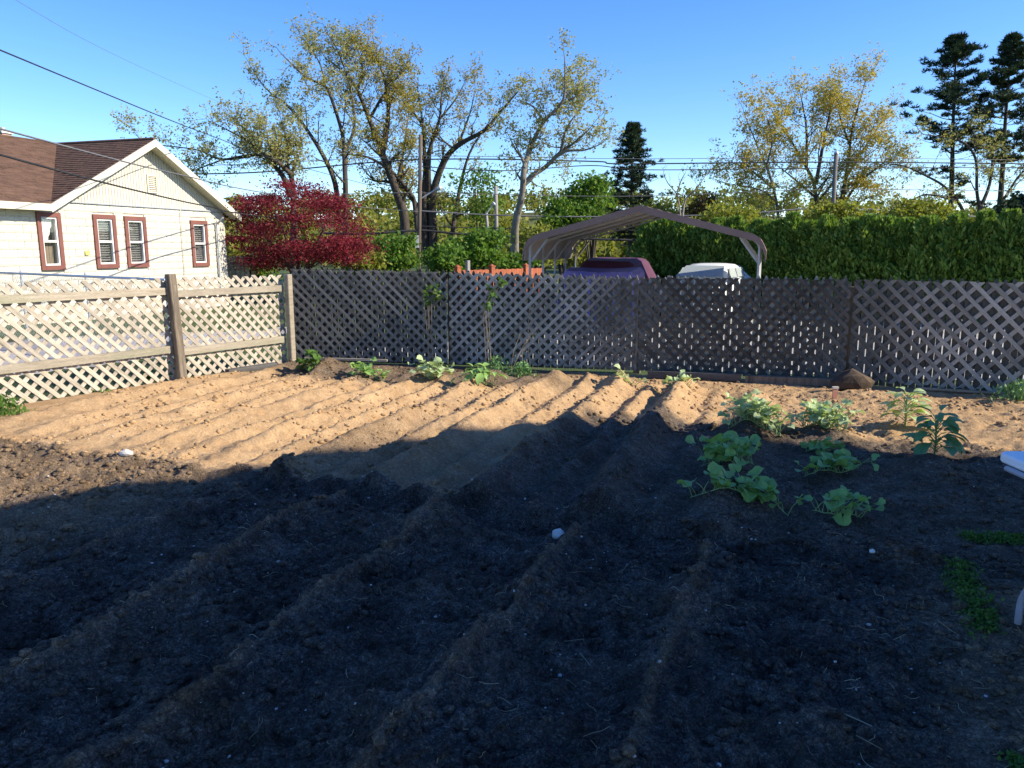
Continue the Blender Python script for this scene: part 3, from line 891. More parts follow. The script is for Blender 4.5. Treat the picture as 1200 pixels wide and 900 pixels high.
# timbers under the back fence
def lying(name, a, b, size, mat, label):
    n_ = (b - a).cross(Z).normalized()
    return tag(plank(None, Vector(), name, a, b, 0, size, n_, 0, mat), label, 'timber')
lying('timber_beam', Vector((1.75, 9.75, 0.05)), Vector((2.85, 9.42, 0.06)), (0.1, 0.085), M['timber'], 'bluish grey weathered timber under the back fence behind the small seedlings')
lying('timber_beam', Vector((2.9, 9.42, 0.045)), Vector((3.95, 9.11, 0.05)), (0.12, 0.09), M['post_wood'], 'dark rotten timber under the back fence left of the brown boulder')
lying('timber_board', Vector((4.75, 8.86, 0.03)), Vector((5.9, 8.40, 0.025)), (0.05, 0.02), M['rail_tan'], 'thin pale board on the ground along the foot of the right fence panel')
lying('timber_board', Vector((-2.95, 10.82, 0.10)), Vector((-1.75, 10.66, 0.09)), (0.03, 0.03), M['fence_tan'], 'pale narrow board under the left end of the back fence')
# clay plant marker
p = gnd(978, 468)
mk = thing('plant_marker', (p.x, p.y, sz(p.x, p.y)), 'small terracotta stake standing behind the pale squash by the boulder', 'plant marker')
mb = MB(); mb.prism([Vector((-0.02, -0.012, -0.03)), Vector((0.02, -0.012, -0.03)), Vector((0.028, -0.012, 0.12)), Vector((-0.028, -0.012, 0.12))], (0, 0.024, 0)); mb.build('stake', M['terracotta'], mk)
mb = MB(); mb.box((0, 0, 0.13), (0.064, 0.034, 0.022)); mb.build('cap', M['stone_pale'], mk)

# chain-link fence beyond the tan fence
cl0, cl1 = Vector((-10.6, 15.0)), Vector((-4.9, 10.95))
cr = Vector((cl0.x, cl0.y, 0))
cf = thing('chain_link_fence', cr, 'thin grey chain link fence in front of the cream house', 'fence')
d = cl1 - cl0; Ln = d.length; rz = math.atan2(d.y, d.x)
cf.rotation_euler = (0, 0, rz)
mb = MB(); mb.tube([(0, 0, 1.2), (Ln, 0, 1.2)], 0.02, 8); mb.build('top_rail', M['galv'], cf)
for k in range(4):
    mb = MB(); xk = 0.06 + k * (Ln - 0.12) / 3; mb.tube([(xk, 0.045, -0.2), (xk, 0.045, 1.23)], 0.024, 8); mb.tube([(xk, 0.045, 1.23), (xk, 0.045, 1.26)], [0.028, 0.008], 8); mb.build('post', M['galv'], cf)
mb = MB(); pw = 0.085
for k in range(int((Ln + 1.2) / pw) + 1):
    for sg in (1, -1):
        s0 = k * pw if sg < 0 else k * pw - 1.2
        q0, q1 = (s0, 0.02), (s0 + sg * 1.15, 1.17)
        x0, z0, x1, z1 = q0[0], q0[1], q1[0], q1[1]
        ts = [0, 1]
        if x1 != x0:
            lo_, hi_ = sorted(((0 - x0) / (x1 - x0), (Ln - x0) / (x1 - x0)))
            ts = [max(0, lo_), min(1, hi_)]
        if ts[1] - ts[0] < 0.02: continue
        A_ = Vector((x0 + (x1 - x0) * ts[0], 0.003 * sg, z0 + (z1 - z0) * ts[0])); B_ = Vector((x0 + (x1 - x0) * ts[1], 0.003 * sg, z0 + (z1 - z0) * ts[1]))
        mb.tube([A_, B_], 0.0022, 3, False)
o = mb.build('wire_mesh', M['galv'], cf); o['kind'] = 'stuff'

# ------------------------------------------------------------------ cream block house
house = thing('house', (-11.9, 19.7, 0), 'cream block house with brown shingle roof and red window trim', 'house', rz=rad(72))
T0, T1 = -5.0, 7.12
wins = [(-0.06, 0.64, 1.08, 2.53), (1.66, 2.43, 1.08, 2.54), (2.75, 3.55, 1.08, 2.53), (5.43, 6.2, 1.05, 2.5)]
TR = 0.115   # trim width
opens = [(a + TR * 0.9, b - TR * 0.9, c + TR * 0.9, d - TR * 0.9) for a, b, c, d in wins]
mb = MB(); x = T0
for a, b, c, d in opens:
    mb.span((x, 0.03, -0.5), (a, 0.25, 2.86)); mb.span((a, 0.03, -0.5), (b, 0.25, c)); mb.span((a, 0.03, d), (b, 0.25, 2.86)); x = b
mb.span((x, 0.03, -0.5), (T1, 0.25, 2.86))
mb.span((T1 - 0.22, 0.25, -0.5), (T1, 6.5, 2.86)); mb.span((T0, 0.25, -0.5), (T0 + 0.22, 6.5, 2.86)); mb.span((T0 + 0.22, 6.28, -0.5), (T1 - 0.22, 6.5, 2.86))
mb.build('wall', M['mortar'], house)
def block_mesh(seed):
    r = random.Random(seed); mb = MB(); n1, n2 = 6, 4; vs = []
    for j in range(n2 + 1):
        for i in range(n1 + 1):
            rim = i in (0, n1) or j in (0, n2)
            vs.append((i / n1 - 0.5, 0.0 if rim else -0.006 - 0.011 * r.random(), j / n2 - 0.5))
    k = len(vs); fs = [(j * (n1 + 1) + i, j * (n1 + 1) + i + 1, (j + 1) * (n1 + 1) + i + 1, (j + 1) * (n1 + 1) + i) for j in range(n2) for i in range(n1)]
    cr_ = [(-0.5, 0.03, -0.5), (0.5, 0.03, -0.5), (0.5, 0.03, 0.5), (-0.5, 0.03, 0.5)]
    c = [0, n1, (n1 + 1) * (n2 + 1) - 1, (n1 + 1) * n2]
    mb.add(vs + cr_, fs)
    for i in range(4):
        i2 = (i + 1) % 4
        mb.f.append((c[i], c[i2], k + i2, k + i))
    return mb.mesh('block', M['block'])
blocks = [block_mesh(s) for s in range(5)]
CH, CW = 0.2, 0.42
row = 0; z = 0.4
hidden = MB()
while z < 2.78:
    zc0, zc1 = z + 0.004, min(z + CH - 0.004, 2.8)
    x = -1.7 + (0.21 if row % 2 else 0)
    xs_ = []
    while x < T1 - 0.01:
        segs = [(x + 0.004, min(x + CW - 0.004, T1))]
        for a, b, c, d in wins:
            if zc1 > c + 0.03 and zc0 < d - 0.03:
                ns = []
                for s0, s1 in segs:
                    if s1 <= a or s0 >= b: ns.append((s0, s1)); continue
                    if s0 < a - 0.02: ns.append((s0, a + 0.01))
                    if s1 > b + 0.02: ns.append((b - 0.01, s1))
                segs = ns
        for s0, s1 in segs:
            o = link('block', rng.choice(blocks), house)
            o.location = ((s0 + s1) / 2, rng.uniform(-0.004, 0.004), (zc0 + zc1) / 2)
            o.scale = (s1 - s0, 1, zc1 - zc0)
        x += CW
    row += 1; z += CH
mb = MB()
row = 0; z = 0.4
while z < 2.78:
    x = T0 + (0.21 if row % 2 else 0)
    while x < -1.75:
        mb.span((x + 0.006, 0.0, z + 0.006), (min(x + CW - 0.006, -1.71), 0.03, min(z + CH - 0.006, 2.8))); x += CW
    row += 1; z += CH
o = mb.build('block_courses', M['block'], house); o['kind'] = 'stuff'
# gable siding
K = 2.0 / 3.67; TA = 3.75; TE0 = 0.08; TE1 = 7.42; ZE = 2.73
mb = MB(); x = 0.43
while x < T1 - 0.02:
    x1_ = min(x + 0.098, T1)
    zt_a = ZE + K * ((x - TE0) if x < TA else (TE1 - x)) - 0.1; zt_b = ZE + K * ((x1_ - TE0) if x1_ <= TA else (TE1 - x1_)) - 0.1
    if min(zt_a, zt_b) > 2.86:
        mb.prism([Vector((x + 0.006, -0.012, 2.845)), Vector((x1_ - 0.006, -0.012, 2.845)), Vector((x1_ - 0.006, -0.012, zt_b)), Vector((x + 0.006, -0.012, zt_a))], (0, 0.03, 0))
    x += 0.104
o = mb.build('siding_boards', M['siding'], house); o['kind'] = 'stuff'
mb = MB(); mb.prism([Vector((0.43, 0.02, 2.86)), Vector((T1, 0.02, 2.86)), Vector((TA, 0.02, ZE + K * (TA - TE0) - 0.1))], (0, 0.12, 0)); mb.build('gable_wall', M['mortar'], house)
mb = MB(); mb.prism([Vector((T0, -0.1, 2.86)), Vector((T0, 6.6, 2.86)), Vector((T0, 3.27, ZE + K * 3.4))], (0.15, 0, 0)); mb.build('gable_wall', M['siding'], house)
mb = MB(); mb.span((0.4, -0.05, 2.806), (T1 + 0.005, 0.028, 2.842)); mb.build('belt_board', M['siding_grey'], house)

# roof
def clip_half(poly, axis_, lim, sgn):
    out = []
    for i in range(len(poly)):
        p, q_ = poly[i], poly[(i + 1) % len(poly)]
        dp, dq = sgn * (p[axis_] - lim), sgn * (q_[axis_] - lim)
        if dp >= 0: out.append(p)
        if (dp >= 0) != (dq >= 0):
            t = dp / (dp - dq); out.append((p[0] + (q_[0] - p[0]) * t, p[1] + (q_[1] - p[1]) * t))
    return out
def slope(name, poly, axis_, s0, sgn, parent, deck=True, ze=ZE, kk=K, step=0.125, mat='shingle'):
    """plan polygon on plane z = ze + kk*sgn*(p[axis]-s0): thick deck + overlapping shingle courses"""
    zf = lambda p, e=0: ze + kk * sgn * (p[axis_] - s0) + e
    mb = MB()
    top = [Vector((p[0], p[1], zf(p, -0.012))) for p in poly]
    mb.prism(top, (0, 0, -0.07))
    ro = mb.build(name, M[mat], parent)
    mb = MB(); k = 0
    ext = max(sgn * (p[axis_] - s0) for p in poly)
    r_ = random.Random(5)
    while k * step < ext:
        lo_, hi_ = k * step, (k + 1) * step
        pl = clip_half(poly, axis_, s0 + sgn * lo_, sgn)
        pl = clip_half(pl, axis_, s0 + sgn * hi_, -sgn) if len(pl) > 2 else []
        if len(pl) > 2:
            # split the course into tabs
            oa = 1 - axis_; mn = min(p[oa] for p in pl); mx = max(p[oa] for p in pl)
            x_ = mn - r_.uniform(0, 0.3)
            while x_ < mx:
                t_ = clip_half(pl, oa, x_, 1)
                t_ = clip_half(t_, oa, x_ + 0.296, -1) if len(t_) > 2 else []
                if len(t_) > 2:
                    up_ = r_.uniform(0.0, 0.006)
                    vs = []
                    for p in t_:
                        e = 0.016 * (1 - (sgn * (p[axis_] - s0) - lo_) / step) + up_
                        vs.append(Vector((p[0], p[1], zf(p, e))))
                    nb = len(vs)
                    mb.add(vs + [v - Z * 0.02 for v in vs], [tuple(range(nb))] + [(i, i + nb, (i + 1) % nb + nb, (i + 1) % nb) for i in range(nb)])
                x_ += 0.3
        k += 1
    sh = mb.build('shingles', M[mat], ro); sh['kind'] = 'stuff'
    return ro
YB = 3.27
slope('roof', [(T0 - 0.4, -0.4), (TE0, -0.4), (TA, YB), (T0 - 0.4, YB)], 1, -0.4, 1, house)
slope('roof', [(TE0, -0.4), (TA, -0.4), (TA, YB)], 0, TE0, 1, house)
slope('roof', [(TA, -0.4), (TE1, -0.4), (TE1, 6.94), (TA, 6.94)], 0, TE1, -1, house)
slope('roof', [(T0 - 0.4, YB), (TA, YB), (TE0, 6.94), (T0 - 0.4, 6.94)], 1, 6.94, -1, house)
slope('roof', [(TA, YB), (TA, 6.94), (TE0, 6.94)], 0, TE0, 1, house)
mb = MB(); mb.tube([(T0 - 0.4, YB, ZE + K * 3.67 + 0.012), (TA, YB, ZE + K * 3.67 + 0.012)], 0.05, 6); mb.tube([(TA, -0.4, ZE + K * 3.67 + 0.012), (TA, 6.9, ZE + K * 3.67 + 0.012)], 0.05, 6)
mb.build('ridge_cap', M['shingle'], house)
def board(name, a, b, hgt, thick, mat, parent, down=True):
    a, b = Vector(a), Vector(b)
    mb = MB(); mb.prism([a, b, b - Z * hgt, a - Z * hgt], (0, thick, 0)); return mb.build(name, mat, parent)
ap = (TA, -0.445, ZE + K * (TA - TE0) + 0.0)
board('rake_board', (TE0 - 0.03, -0.445, ZE - 0.016), ap, 0.2, 0.04, M['cream_trim'], house)
board('rake_board', ap, (TE1 + 0.03, -0.445, ZE - 0.016), 0.2, 0.04, M['cream_trim'], house)
board('fascia', (T0 - 0.4, -0.445, ZE - 0.01), (TE0 - 0.03, -0.445, ZE - 0.01), 0.17, 0.04, M['cream_trim'], house)
mb = MB(); mb.span((T0 - 0.4, -0.4, ZE - 0.17), (TE0 - 0.03, 0.02, ZE - 0.14)); mb.build('soffit', M['cream_trim'], house)
for sA, sB in (((TE0, ZE), (TA, ZE + K * 3.67)), ((TA, ZE + K * 3.67), (TE1, ZE))):
    mb = MB(); mb.prism([Vector((sA[0], -0.4, sA[1] - 0.1)), Vector((sB[0], -0.4, sB[1] - 0.1)), Vector((sB[0], -0.4, sB[1] - 0.13)), Vector((sA[0], -0.4, sA[1] - 0.13))], (0, 0.38, 0)); mb.build('soffit', M['cream_trim'], house)
# windows
for wi, (a, b, c, d) in enumerate(wins):
    w_ = MB()
    w_.span((a, -0.05, c), (a + TR, 0.0, d)); w_.span((b - TR, -0.05, c), (b, 0.0, d))
    w_.span((a + TR, -0.05, d - TR), (b - TR, 0.0, d)); w_.span((a + TR, -0.056, c), (b - TR, 0.0, c + TR))
    wo = w_.build('window', M['red_trim'], house)
    i0, i1, j0, j1 = a + TR, b - TR, c + TR, d - TR
    s_m = MB(); fw = 0.045; jm = (j0 + j1) / 2
    s_m.span((i0, -0.02, j0), (i0 + fw, 0.05, j1)); s_m.span((i1 - fw, -0.02, j0), (i1, 0.05, j1))
    s_m.span((i0 + fw, -0.02, j0), (i1 - fw, 0.05, j0 + fw)); s_m.span((i0 + fw, -0.02, j1 - fw), (i1 - fw, 0.05, j1)); s_m.span((i0 + fw, -0.025, jm - 0.028), (i1 - fw, 0.05, jm + 0.028))
    s_m.build('sash', M['white_paint'], wo)
    pn = MB(); pn.span((i0 + 0.03, 0.012, j0 + 0.03), (i1 - 0.03, 0.018, jm)); pn.build('pane', M['pane'], wo)
    pn = MB(); pn.span((i0 + 0.03, 0.022, jm), (i1 - 0.03, 0.028, j1 - 0.03)); pn.build('pane', M['pane'], wo)
    bk = MB(); bk.span((i0, 0.2, j0), (i1, 0.22, j1)); bk.build('room_back', M['room_dark'], wo)
    if wi == 0:
        cu = MB(); n_ = 14
        pts = []
        for k in range(n_ + 1):
            f = k / n_; xx = i0 + 0.06 + f * 0.34
            pts.append((xx, 0.11 + 0.02 * math.sin(k * 2.1)))
        for k in range(n_):
            (xa, ya), (xb, yb) = pts[k], pts[k + 1]
            za, zb2 = jm + 0.12 + 0.4 * (1 - abs(2 * k / n_ - 1)) * 0.0, jm
            low = lambda f: j1 - 0.1 - (0.55 if f < 0.55 else 0.55 - (f - 0.55) * 0.95)
            cu.prism([Vector((xa, ya, low(k / n_))), Vector((xb, yb, low((k + 1) / n_))), Vector((xb, yb, j1 - 0.04)), Vector((xa, ya, j1 - 0.04))], (0, 0.006, 0))
        cu.build('curtain', M['curtain'], wo)
        lo2 = MB(); lo2.span((i0 + fw, 0.13, j0 + fw), (i1 - fw, 0.14, jm - 0.02)); lo2.build('shade', M['post_wood'], wo)
    else:
        bl = MB(); zz = j1 - fw - 0.02
        while zz > j0 + fw + 0.02:
            cc = Vector(((i0 + i1) / 2, 0.1, zz)); ang = rad(38)
            bl.box(cc, (i1 - i0 - 0.1, 0.055, 0.004), (Vector((1, 0, 0)), Vector((0, math.cos(ang), -math.sin(ang))), Vector((0, math.sin(ang), math.cos(ang)))))
            zz -= 0.066
        bl.build('blind', M['blind'], wo)
# gable vent, round knob, sticker, downspout, conduit
vn = MB(); vn.span((3.73, -0.05, 3.24), (3.77, -0.013, 3.76)); vn.span((4.08, -0.05, 3.24), (4.12, -0.013, 3.76)); vn.span((3.77, -0.05, 3.72), (4.08, -0.013, 3.76)); vn.span((3.77, -0.05, 3.24), (4.08, -0.013, 3.28))
vo_ = vn.build('vent', M['cream_trim'], house)
for k in range(8):
    lv = MB(); lv.box((3.925, -0.028, 3.31 + k * 0.055), (0.31, 0.035, 0.006), (Vector((1, 0, 0)), Vector((0, 0.7, 0.7)), Vector((0, -0.7, 0.7)))); lv.build('louvre', M['siding'], vo_)
mb = MB(); mb.tube([(1.28, -0.035, 2.99), (1.28, -0.011, 2.99)], 0.06, 12); mb.tube([(1.28, -0.06, 2.99), (1.28, -0.03, 2.99)], 0.025, 8); mb.build('bracket', M['cream_trim'], house)
mb = MB(); mb.span((1.3, -0.052, 1.45), (1.44, -0.047, 1.57)); mb.build('sticker', M['yellow'], house)
mb = MB(); mb.tube([(6.62, -0.34, 2.62), (6.62, -0.2, 2.5), (6.62, -0.09, 2.4), (6.62, -0.08, 0.2)], 0.035, 8); mb.build('downspout', M['galv'], house)
mb = MB(); mb.tube([(5.0, -0.055, 2.8), (5.0, -0.055, 0.3)], 0.012, 6); mb.build('conduit', M['cream_trim'], house)
ch = MB(); ch.span((2.08, 3.4, 4.3), (2.38, 3.66, 4.86)); cho = ch.build('chimney', M['brick_red'], house)
mb = MB(); mb.span((2.04, 3.36, 4.86), (2.42, 3.7, 4.91)); mb.build('chimney_cap', M['stone_pale'], cho)
mb = MB(); mb.tube([(2.22, 3.53, 4.91), (2.22, 3.53, 5.03)], 0.07, 10); mb.build('flue', M['galv'], cho)

# grey two-storey house to the right of the garden, beyond the frame: it shades the beds
gh = thing('house', (7.59, 1.42, 0), 'grey clapboard two storey house beside the garden, outside the view', 'house', rz=rad(-18))
WX, WY0, WY1, EH = 0.3, -3.78, 3.78, 5.4
mb = MB(); zz = 0.0
wo2 = [(-2.2, -1.3, 1.0, 2.4), (1.2, 2.1, 1.0, 2.4), (-2.2, -1.3, 3.6, 5.0), (1.2, 2.1, 3.6, 5.0)]
mb.span((WX, WY0, -0.3), (8.5, WY1, EH)); mb.build('wall', M['siding_grey'], gh)
mb = MB()
while zz < EH - 0.1:
    mb.prism([Vector((WX, WY0, zz)), Vector((WX - 0.025, WY0, zz)), Vector((WX - 0.006, WY0, zz + 0.149)), Vector((WX, WY0, zz + 0.149))], (0, WY1 - WY0, 0)); zz += 0.15
o = mb.build('clapboards', M['siding_grey'], gh); o['kind'] = 'stuff'
GK = 0.57
mb = MB(); mb.prism([Vector((WX + 0.05, WY0, EH)), Vector((WX + 0.05, WY1, EH)), Vector((WX + 0.05, 0, EH + GK * WY1))], (8.1, 0, 0)); mb.build('gable', M['siding_grey'], gh)
for sg in (1, -1):
    mb = MB(); e = 4.2
    mb.prism([Vector((0, sg * e, EH)), Vector((0, 0, EH + GK * e)), Vector((0, 0, EH + GK * e + 0.12)), Vector((0, sg * e, EH + 0.1))], (8.8, 0, 0)); mb.build('roof', M['shingle'], gh)
for a, b, c, d in wo2:
    mb = MB(); mb.span((WX - 0.05, a, c), (WX - 0.03, b, d)); w2 = mb.build('window', M['window_glass'], gh)
    mb = MB(); mb.span((WX - 0.07, a - 0.1, c - 0.1), (WX - 0.026, a, d + 0.1)); mb.span((WX - 0.07, b, c - 0.1), (WX - 0.026, b + 0.1, d + 0.1)); mb.span((WX - 0.07, a, d), (WX - 0.026, b, d + 0.1)); mb.span((WX - 0.07, a, c - 0.1), (WX - 0.026, b, c)); mb.span((WX - 0.06, a, (c + d) / 2 - 0.03), (WX - 0.045, b, (c + d) / 2 + 0.03)); mb.build('frame', M['white_paint'], w2)

# ------------------------------------------------------------------ carport
def bearing(a): return Vector((math.sin(a), math.cos(a), 0))
CA = rad(18)
cl = at(621, 300, 18.6); cr_ = at(889, 310, 16.97)
cp_o = Vector((cl.x, cl.y, -0.3))
CWD = (Vector((cr_.x, cr_.y, 0)) - Vector((cl.x, cl.y, 0))).length
cang = math.atan2(cr_.y - cl.y, cr_.x - cl.x)
cp = thing('carport', cp_o, 'open metal carport with brown ribbed roof behind the back fence', 'carport', rz=cang)
# profile in local x,z (z from carport ground)
def carport_profile(off=0.0, tail=True):
    zs, zp = 2.06, 2.80; R = 0.42; x0, x1 = -0.06 - off, CWD + 0.06 + off
    pts = []
    if tail: pts.append((x0, 1.64))
    sl = (zp - zs) / (CWD / 2)
    th = math.atan(sl)
    for k in range(7):
        a = math.pi - (math.pi / 2 - th) * k / 6
        pts.append((x0 + R + R * math.cos(a), zs - 0.30 + (R + off) * math.sin(a)))
    xe, ze = pts[-1]
    half = pts + [(CWD / 2, zp + off)]
    return half + [(CWD - px_, pz_) for px_, pz_ in reversed(half[:-1])]
def resample(pts, step):
    out = [Vector((pts[0][0], 0, pts[0][1]))]
    for a, b in zip(pts[:-1], pts[1:]):
        A_, B_ = Vector((a[0], 0, a[1])), Vector((b[0], 0, b[1])); n_ = max(1, int((B_ - A_).length / step))
        for k in range(1, n_ + 1): out.append(A_.lerp(B_, k / n_))
    return out
DEP = 4.6
def ribbed(name, off, mat, y0, y1, thick):
    pr = resample(carport_profile(off), 0.075)
    vs = []
    for i, p in enumerate(pr):
        d_ = (pr[min(i + 1, len(pr) - 1)] - pr[max(i - 1, 0)]).normalized(); nn = Vector((-d_.z, 0, d_.x))
        if nn.dot(Vector((p.x - CWD / 2, 0, p.z - 0.5))) < 0: nn = -nn
        vs.append(p + nn * (0.018 if i % 3 == 0 else 0.0))
    n_ = len(vs); mb = MB()
    V = [v + Vector((0, y, 0)) for y in (y0, y1) for v in vs]
    mb.add(V, [(i, i + 1, n_ + i + 1, n_ + i) for i in range(n_ - 1)])
    o = mb.build(name, mat, cp)
    md = o.modifiers.new('thick', 'SOLIDIFY'); md.thickness = thick; md.offset = 0
    return o
ribbed('roof_panel', 0.075, M['roof_brown'], -0.12, DEP + 0.1, 0.012)
ribbed('roof_lining', 0.05, M['roof_under'], -0.1, DEP + 0.08, 0.008)
pr = carport_profile(0.0, False)
for k in range(5):
    y_ = k * DEP / 4
    fr = MB(); pp = [Vector((0, y_, 0))] + [Vector((max(0, min(CWD, a)), y_, b)) for a, b in resample(pr, 3.0) and pr] + [Vector((CWD, y_, 0))]
    fr.tube(pp, 0.032, 4); fr.build('frame_bow', M['carport_tube'], cp)
    for sg in (0, 1):
        xx = lambda v: v if sg == 0 else CWD - v
        br = MB(); br.tube([(xx(0.02), y_ + 0.045, 1.62), (xx(0.42), y_ + 0.045, 2.16)], 0.028, 4); br.build('brace', M['carport_tube'], cp)
        ft = MB(); ft.box((xx(0.0), y_, 0.02), (0.14, 0.14, 0.03)); ft.build('foot_plate', M['carport_tube'], cp)
def trim_strip(name, y_, mat):
    pr_ = carport_profile(0.085); mb = MB()
    for (a0, b0), (a1, b1) in zip(pr_[:-1], pr_[1:]):
        mb.prism([Vector((a0, y_, b0)), Vector((a1, y_, b1)), Vector((a1, y_, b1 - 0.15)), Vector((a0, y_, b0 - 0.02 if b0 < 1.7 else b0 - 0.15))], (0, 0.025, 0))
    return mb.build(name, mat, cp)
trim_strip('gable_trim', -0.15, M['roof_brown'])
for sg in (0, 1):
    mb = MB(); mb.box((CWD * sg, DEP / 2, 0.015), (0.06, DEP, 0.03)); mb.build('base_rail', M['carport_tube'], cp)

# covered vehicle
def loft(sections, name, mat, parent=None, smooth=True):
    mb = MB(); n_ = len(sections[0]); vs = []; fs = []
    for s in sections: vs += s
    for i in range(len(sections) - 1):
        for k in range(n_ - 1):
            fs.append((i * n_ + k, i * n_ + k + 1, (i + 1) * n_ + k + 1, (i + 1) * n_ + k))
    fs.append(tuple(range(n_))); fs.append(tuple((len(sections) - 1) * n_ + k for k in reversed(range(n_))))
    mb.add(vs, fs)
    return mb.build(name, mat, parent, smooth)
def tarp_section(y, w0, w1, h, rr, sag=0.0, n=9):
    pts = [(-w0, 0.05), (-w0 * 0.98, h * 0.35), (-w0 * 0.95, h * 0.55)]
    pts += [(-w1, h - 0.12), (-w1 + 0.1, h - 0.02), (-w1 * 0.4, h - sag), (0, h - sag * 1.3)]
    full = pts + [(-a, b) for a, b in reversed(pts[:-1])]
    return [Vector((a + rr.uniform(-0.02, 0.02), y + rr.uniform(-0.03, 0.03), b + rr.uniform(-0.015, 0.015))) for a, b in full]
tp = at(717, 300, 22.0)
cov = thing('covered_vehicle', (tp.x, tp.y, -0.3), 'vehicle under a maroon tarp with a blue tarp over its front, inside the carport', 'covered vehicle', rz=-CA)
rr = random.Random(2)
loft([tarp_section(-0.95, 1.13, 0.76, 1.4, rr), tarp_section(-0.7, 1.13, 0.72, 1.6, rr, 0.02), tarp_section(0.2, 1.14, 0.74, 1.68, rr, 0.04), tarp_section(1.2, 1.14, 0.74, 1.68, rr, 0.02), tarp_section(2.2, 1.12, 0.72, 1.63, rr, 0.04), tarp_section(2.6, 1.1, 0.8, 1.4, rr)], 'upper_tarp', M['tarp_maroon'], cov, False)
loft([tarp_section(-2.0, 1.08, 0.85, 1.12, rr), tarp_section(-1.85, 1.12, 0.95, 1.36, rr, 0.03), tarp_section(-1.4, 1.16, 1.02, 1.41, rr, 0.05), tarp_section(-0.85, 1.18, 1.06, 1.44, rr, 0.03)], 'front_tarp', M['tarp_blue'], cov, False)
for sx in (-1, 1):
    for sy in (-1.3, 1.5):
        mb = MB(); mb.tube([(sx * 0.75, sy, 0.33), (sx * 0.98, sy, 0.33)], 0.33, 14); mb.build('wheel', M['rubber'], cov)

# white sedan
wc = at(845, 313, 22.3)
car = thing('parked_car', (wc.x - 0.35, wc.y, -0.3), 'white car parked under the right side of the carport', 'car', rz=rad(-30))
def body_sec(x, w, zb, zt, ins=0.06):
    pts = [(-w, zb), (-w - 0.02, zb + 0.2), (-w, zt - 0.12), (-w + ins, zt - 0.02), (-w * 0.5, zt + 0.012), (0, zt + 0.02)]
    full = pts + [(-a, b) for a, b in reversed(pts[:-1])]
    return [Vector((a, x, b)) for a, b in full]
loft([body_sec(-2.15, 0.7, 0.35, 0.78), body_sec(-2.0, 0.82, 0.22, 0.95), body_sec(-1.0, 0.87, 0.2, 1.06), body_sec(0, 0.88, 0.2, 1.08), body_sec(1.2, 0.87, 0.2, 1.1), body_sec(2.0, 0.84, 0.22, 1.08), body_sec(2.2, 0.72, 0.35, 0.8)], 'body', M['car_white'], car)
def roof_sec(x, w, zb, zt):
    pts = [(-w - 0.1, zb), (-w, zt - 0.08), (-w + 0.1, zt - 0.01), (-w * 0.4, zt + 0.015), (0, zt + 0.02)]
    full = pts + [(-a, b) for a, b in reversed(pts[:-1])]
    return [Vector((a, x, b)) for a, b in full]
cab = loft([roof_sec(-1.0, 0.72, 1.05, 1.1), roof_sec(-0.28, 0.62, 1.05, 1.44), roof_sec(0.1, 0.61, 1.05, 1.49), roof_sec(0.9, 0.61, 1.05, 1.48), roof_sec(1.25, 0.62, 1.05, 1.42), roof_sec(1.75, 0.7, 1.05, 1.12)], 'cabin', M['car_white'], car)
mb = MB(); mb.prism([Vector((-0.66, -0.94, 1.145)), Vector((0.66, -0.94, 1.145)), Vector((0.54, -0.36, 1.425)), Vector((-0.54, -0.36, 1.425))], (0, -0.012, 0.022)); mb.build('windscreen', M['car_glass'], cab)
mb = MB(); mb.prism([Vector((-0.62, 1.7, 1.16)), Vector((0.62, 1.7, 1.16)), Vector((0.54, 1.31, 1.4)), Vector((-0.54, 1.31, 1.4))], (0, 0.012, 0.022)); mb.build('rear_window', M['car_glass'], cab)
for sx in (-1, 1):
    for ya, yb in ((-0.55, 0.28), (0.36, 1.2)):
        mb = MB(); mb.prism([Vector((sx * 0.742, ya, 1.12)), Vector((sx * 0.742, yb, 1.12)), Vector((sx * 0.657, yb - 0.04, 1.38)), Vector((sx * 0.657, ya + 0.22 if ya < 0 else ya, 1.38))], (sx * 0.012, 0, 0.004)); mb.build('side_window', M['car_glass'], cab)
    for sy in (-1.35, 1.35):
        mb = MB(); mb.tube([(sx * 0.66, sy, 0.31), (sx * 0.905, sy, 0.31)], 0.31, 18); w_ = mb.build('wheel', M['rubber'], car)
        mb = MB(); mb.tube([(sx * 0.88, sy, 0.31), (sx * 0.915, sy, 0.31)], 0.19, 14); mb.build('rim', M['galv'], w_)
    mb = MB(); mb.box((sx * 0.62, -2.13, 0.68), (0.3, 0.1, 0.12)); mb.build('headlight', M['stone_pale'], car)
    mb = MB(); mb.box((sx * 0.93, -0.62, 1.1), (0.14, 0.1, 0.1)); mb.build('mirror', M['car_white'], car)

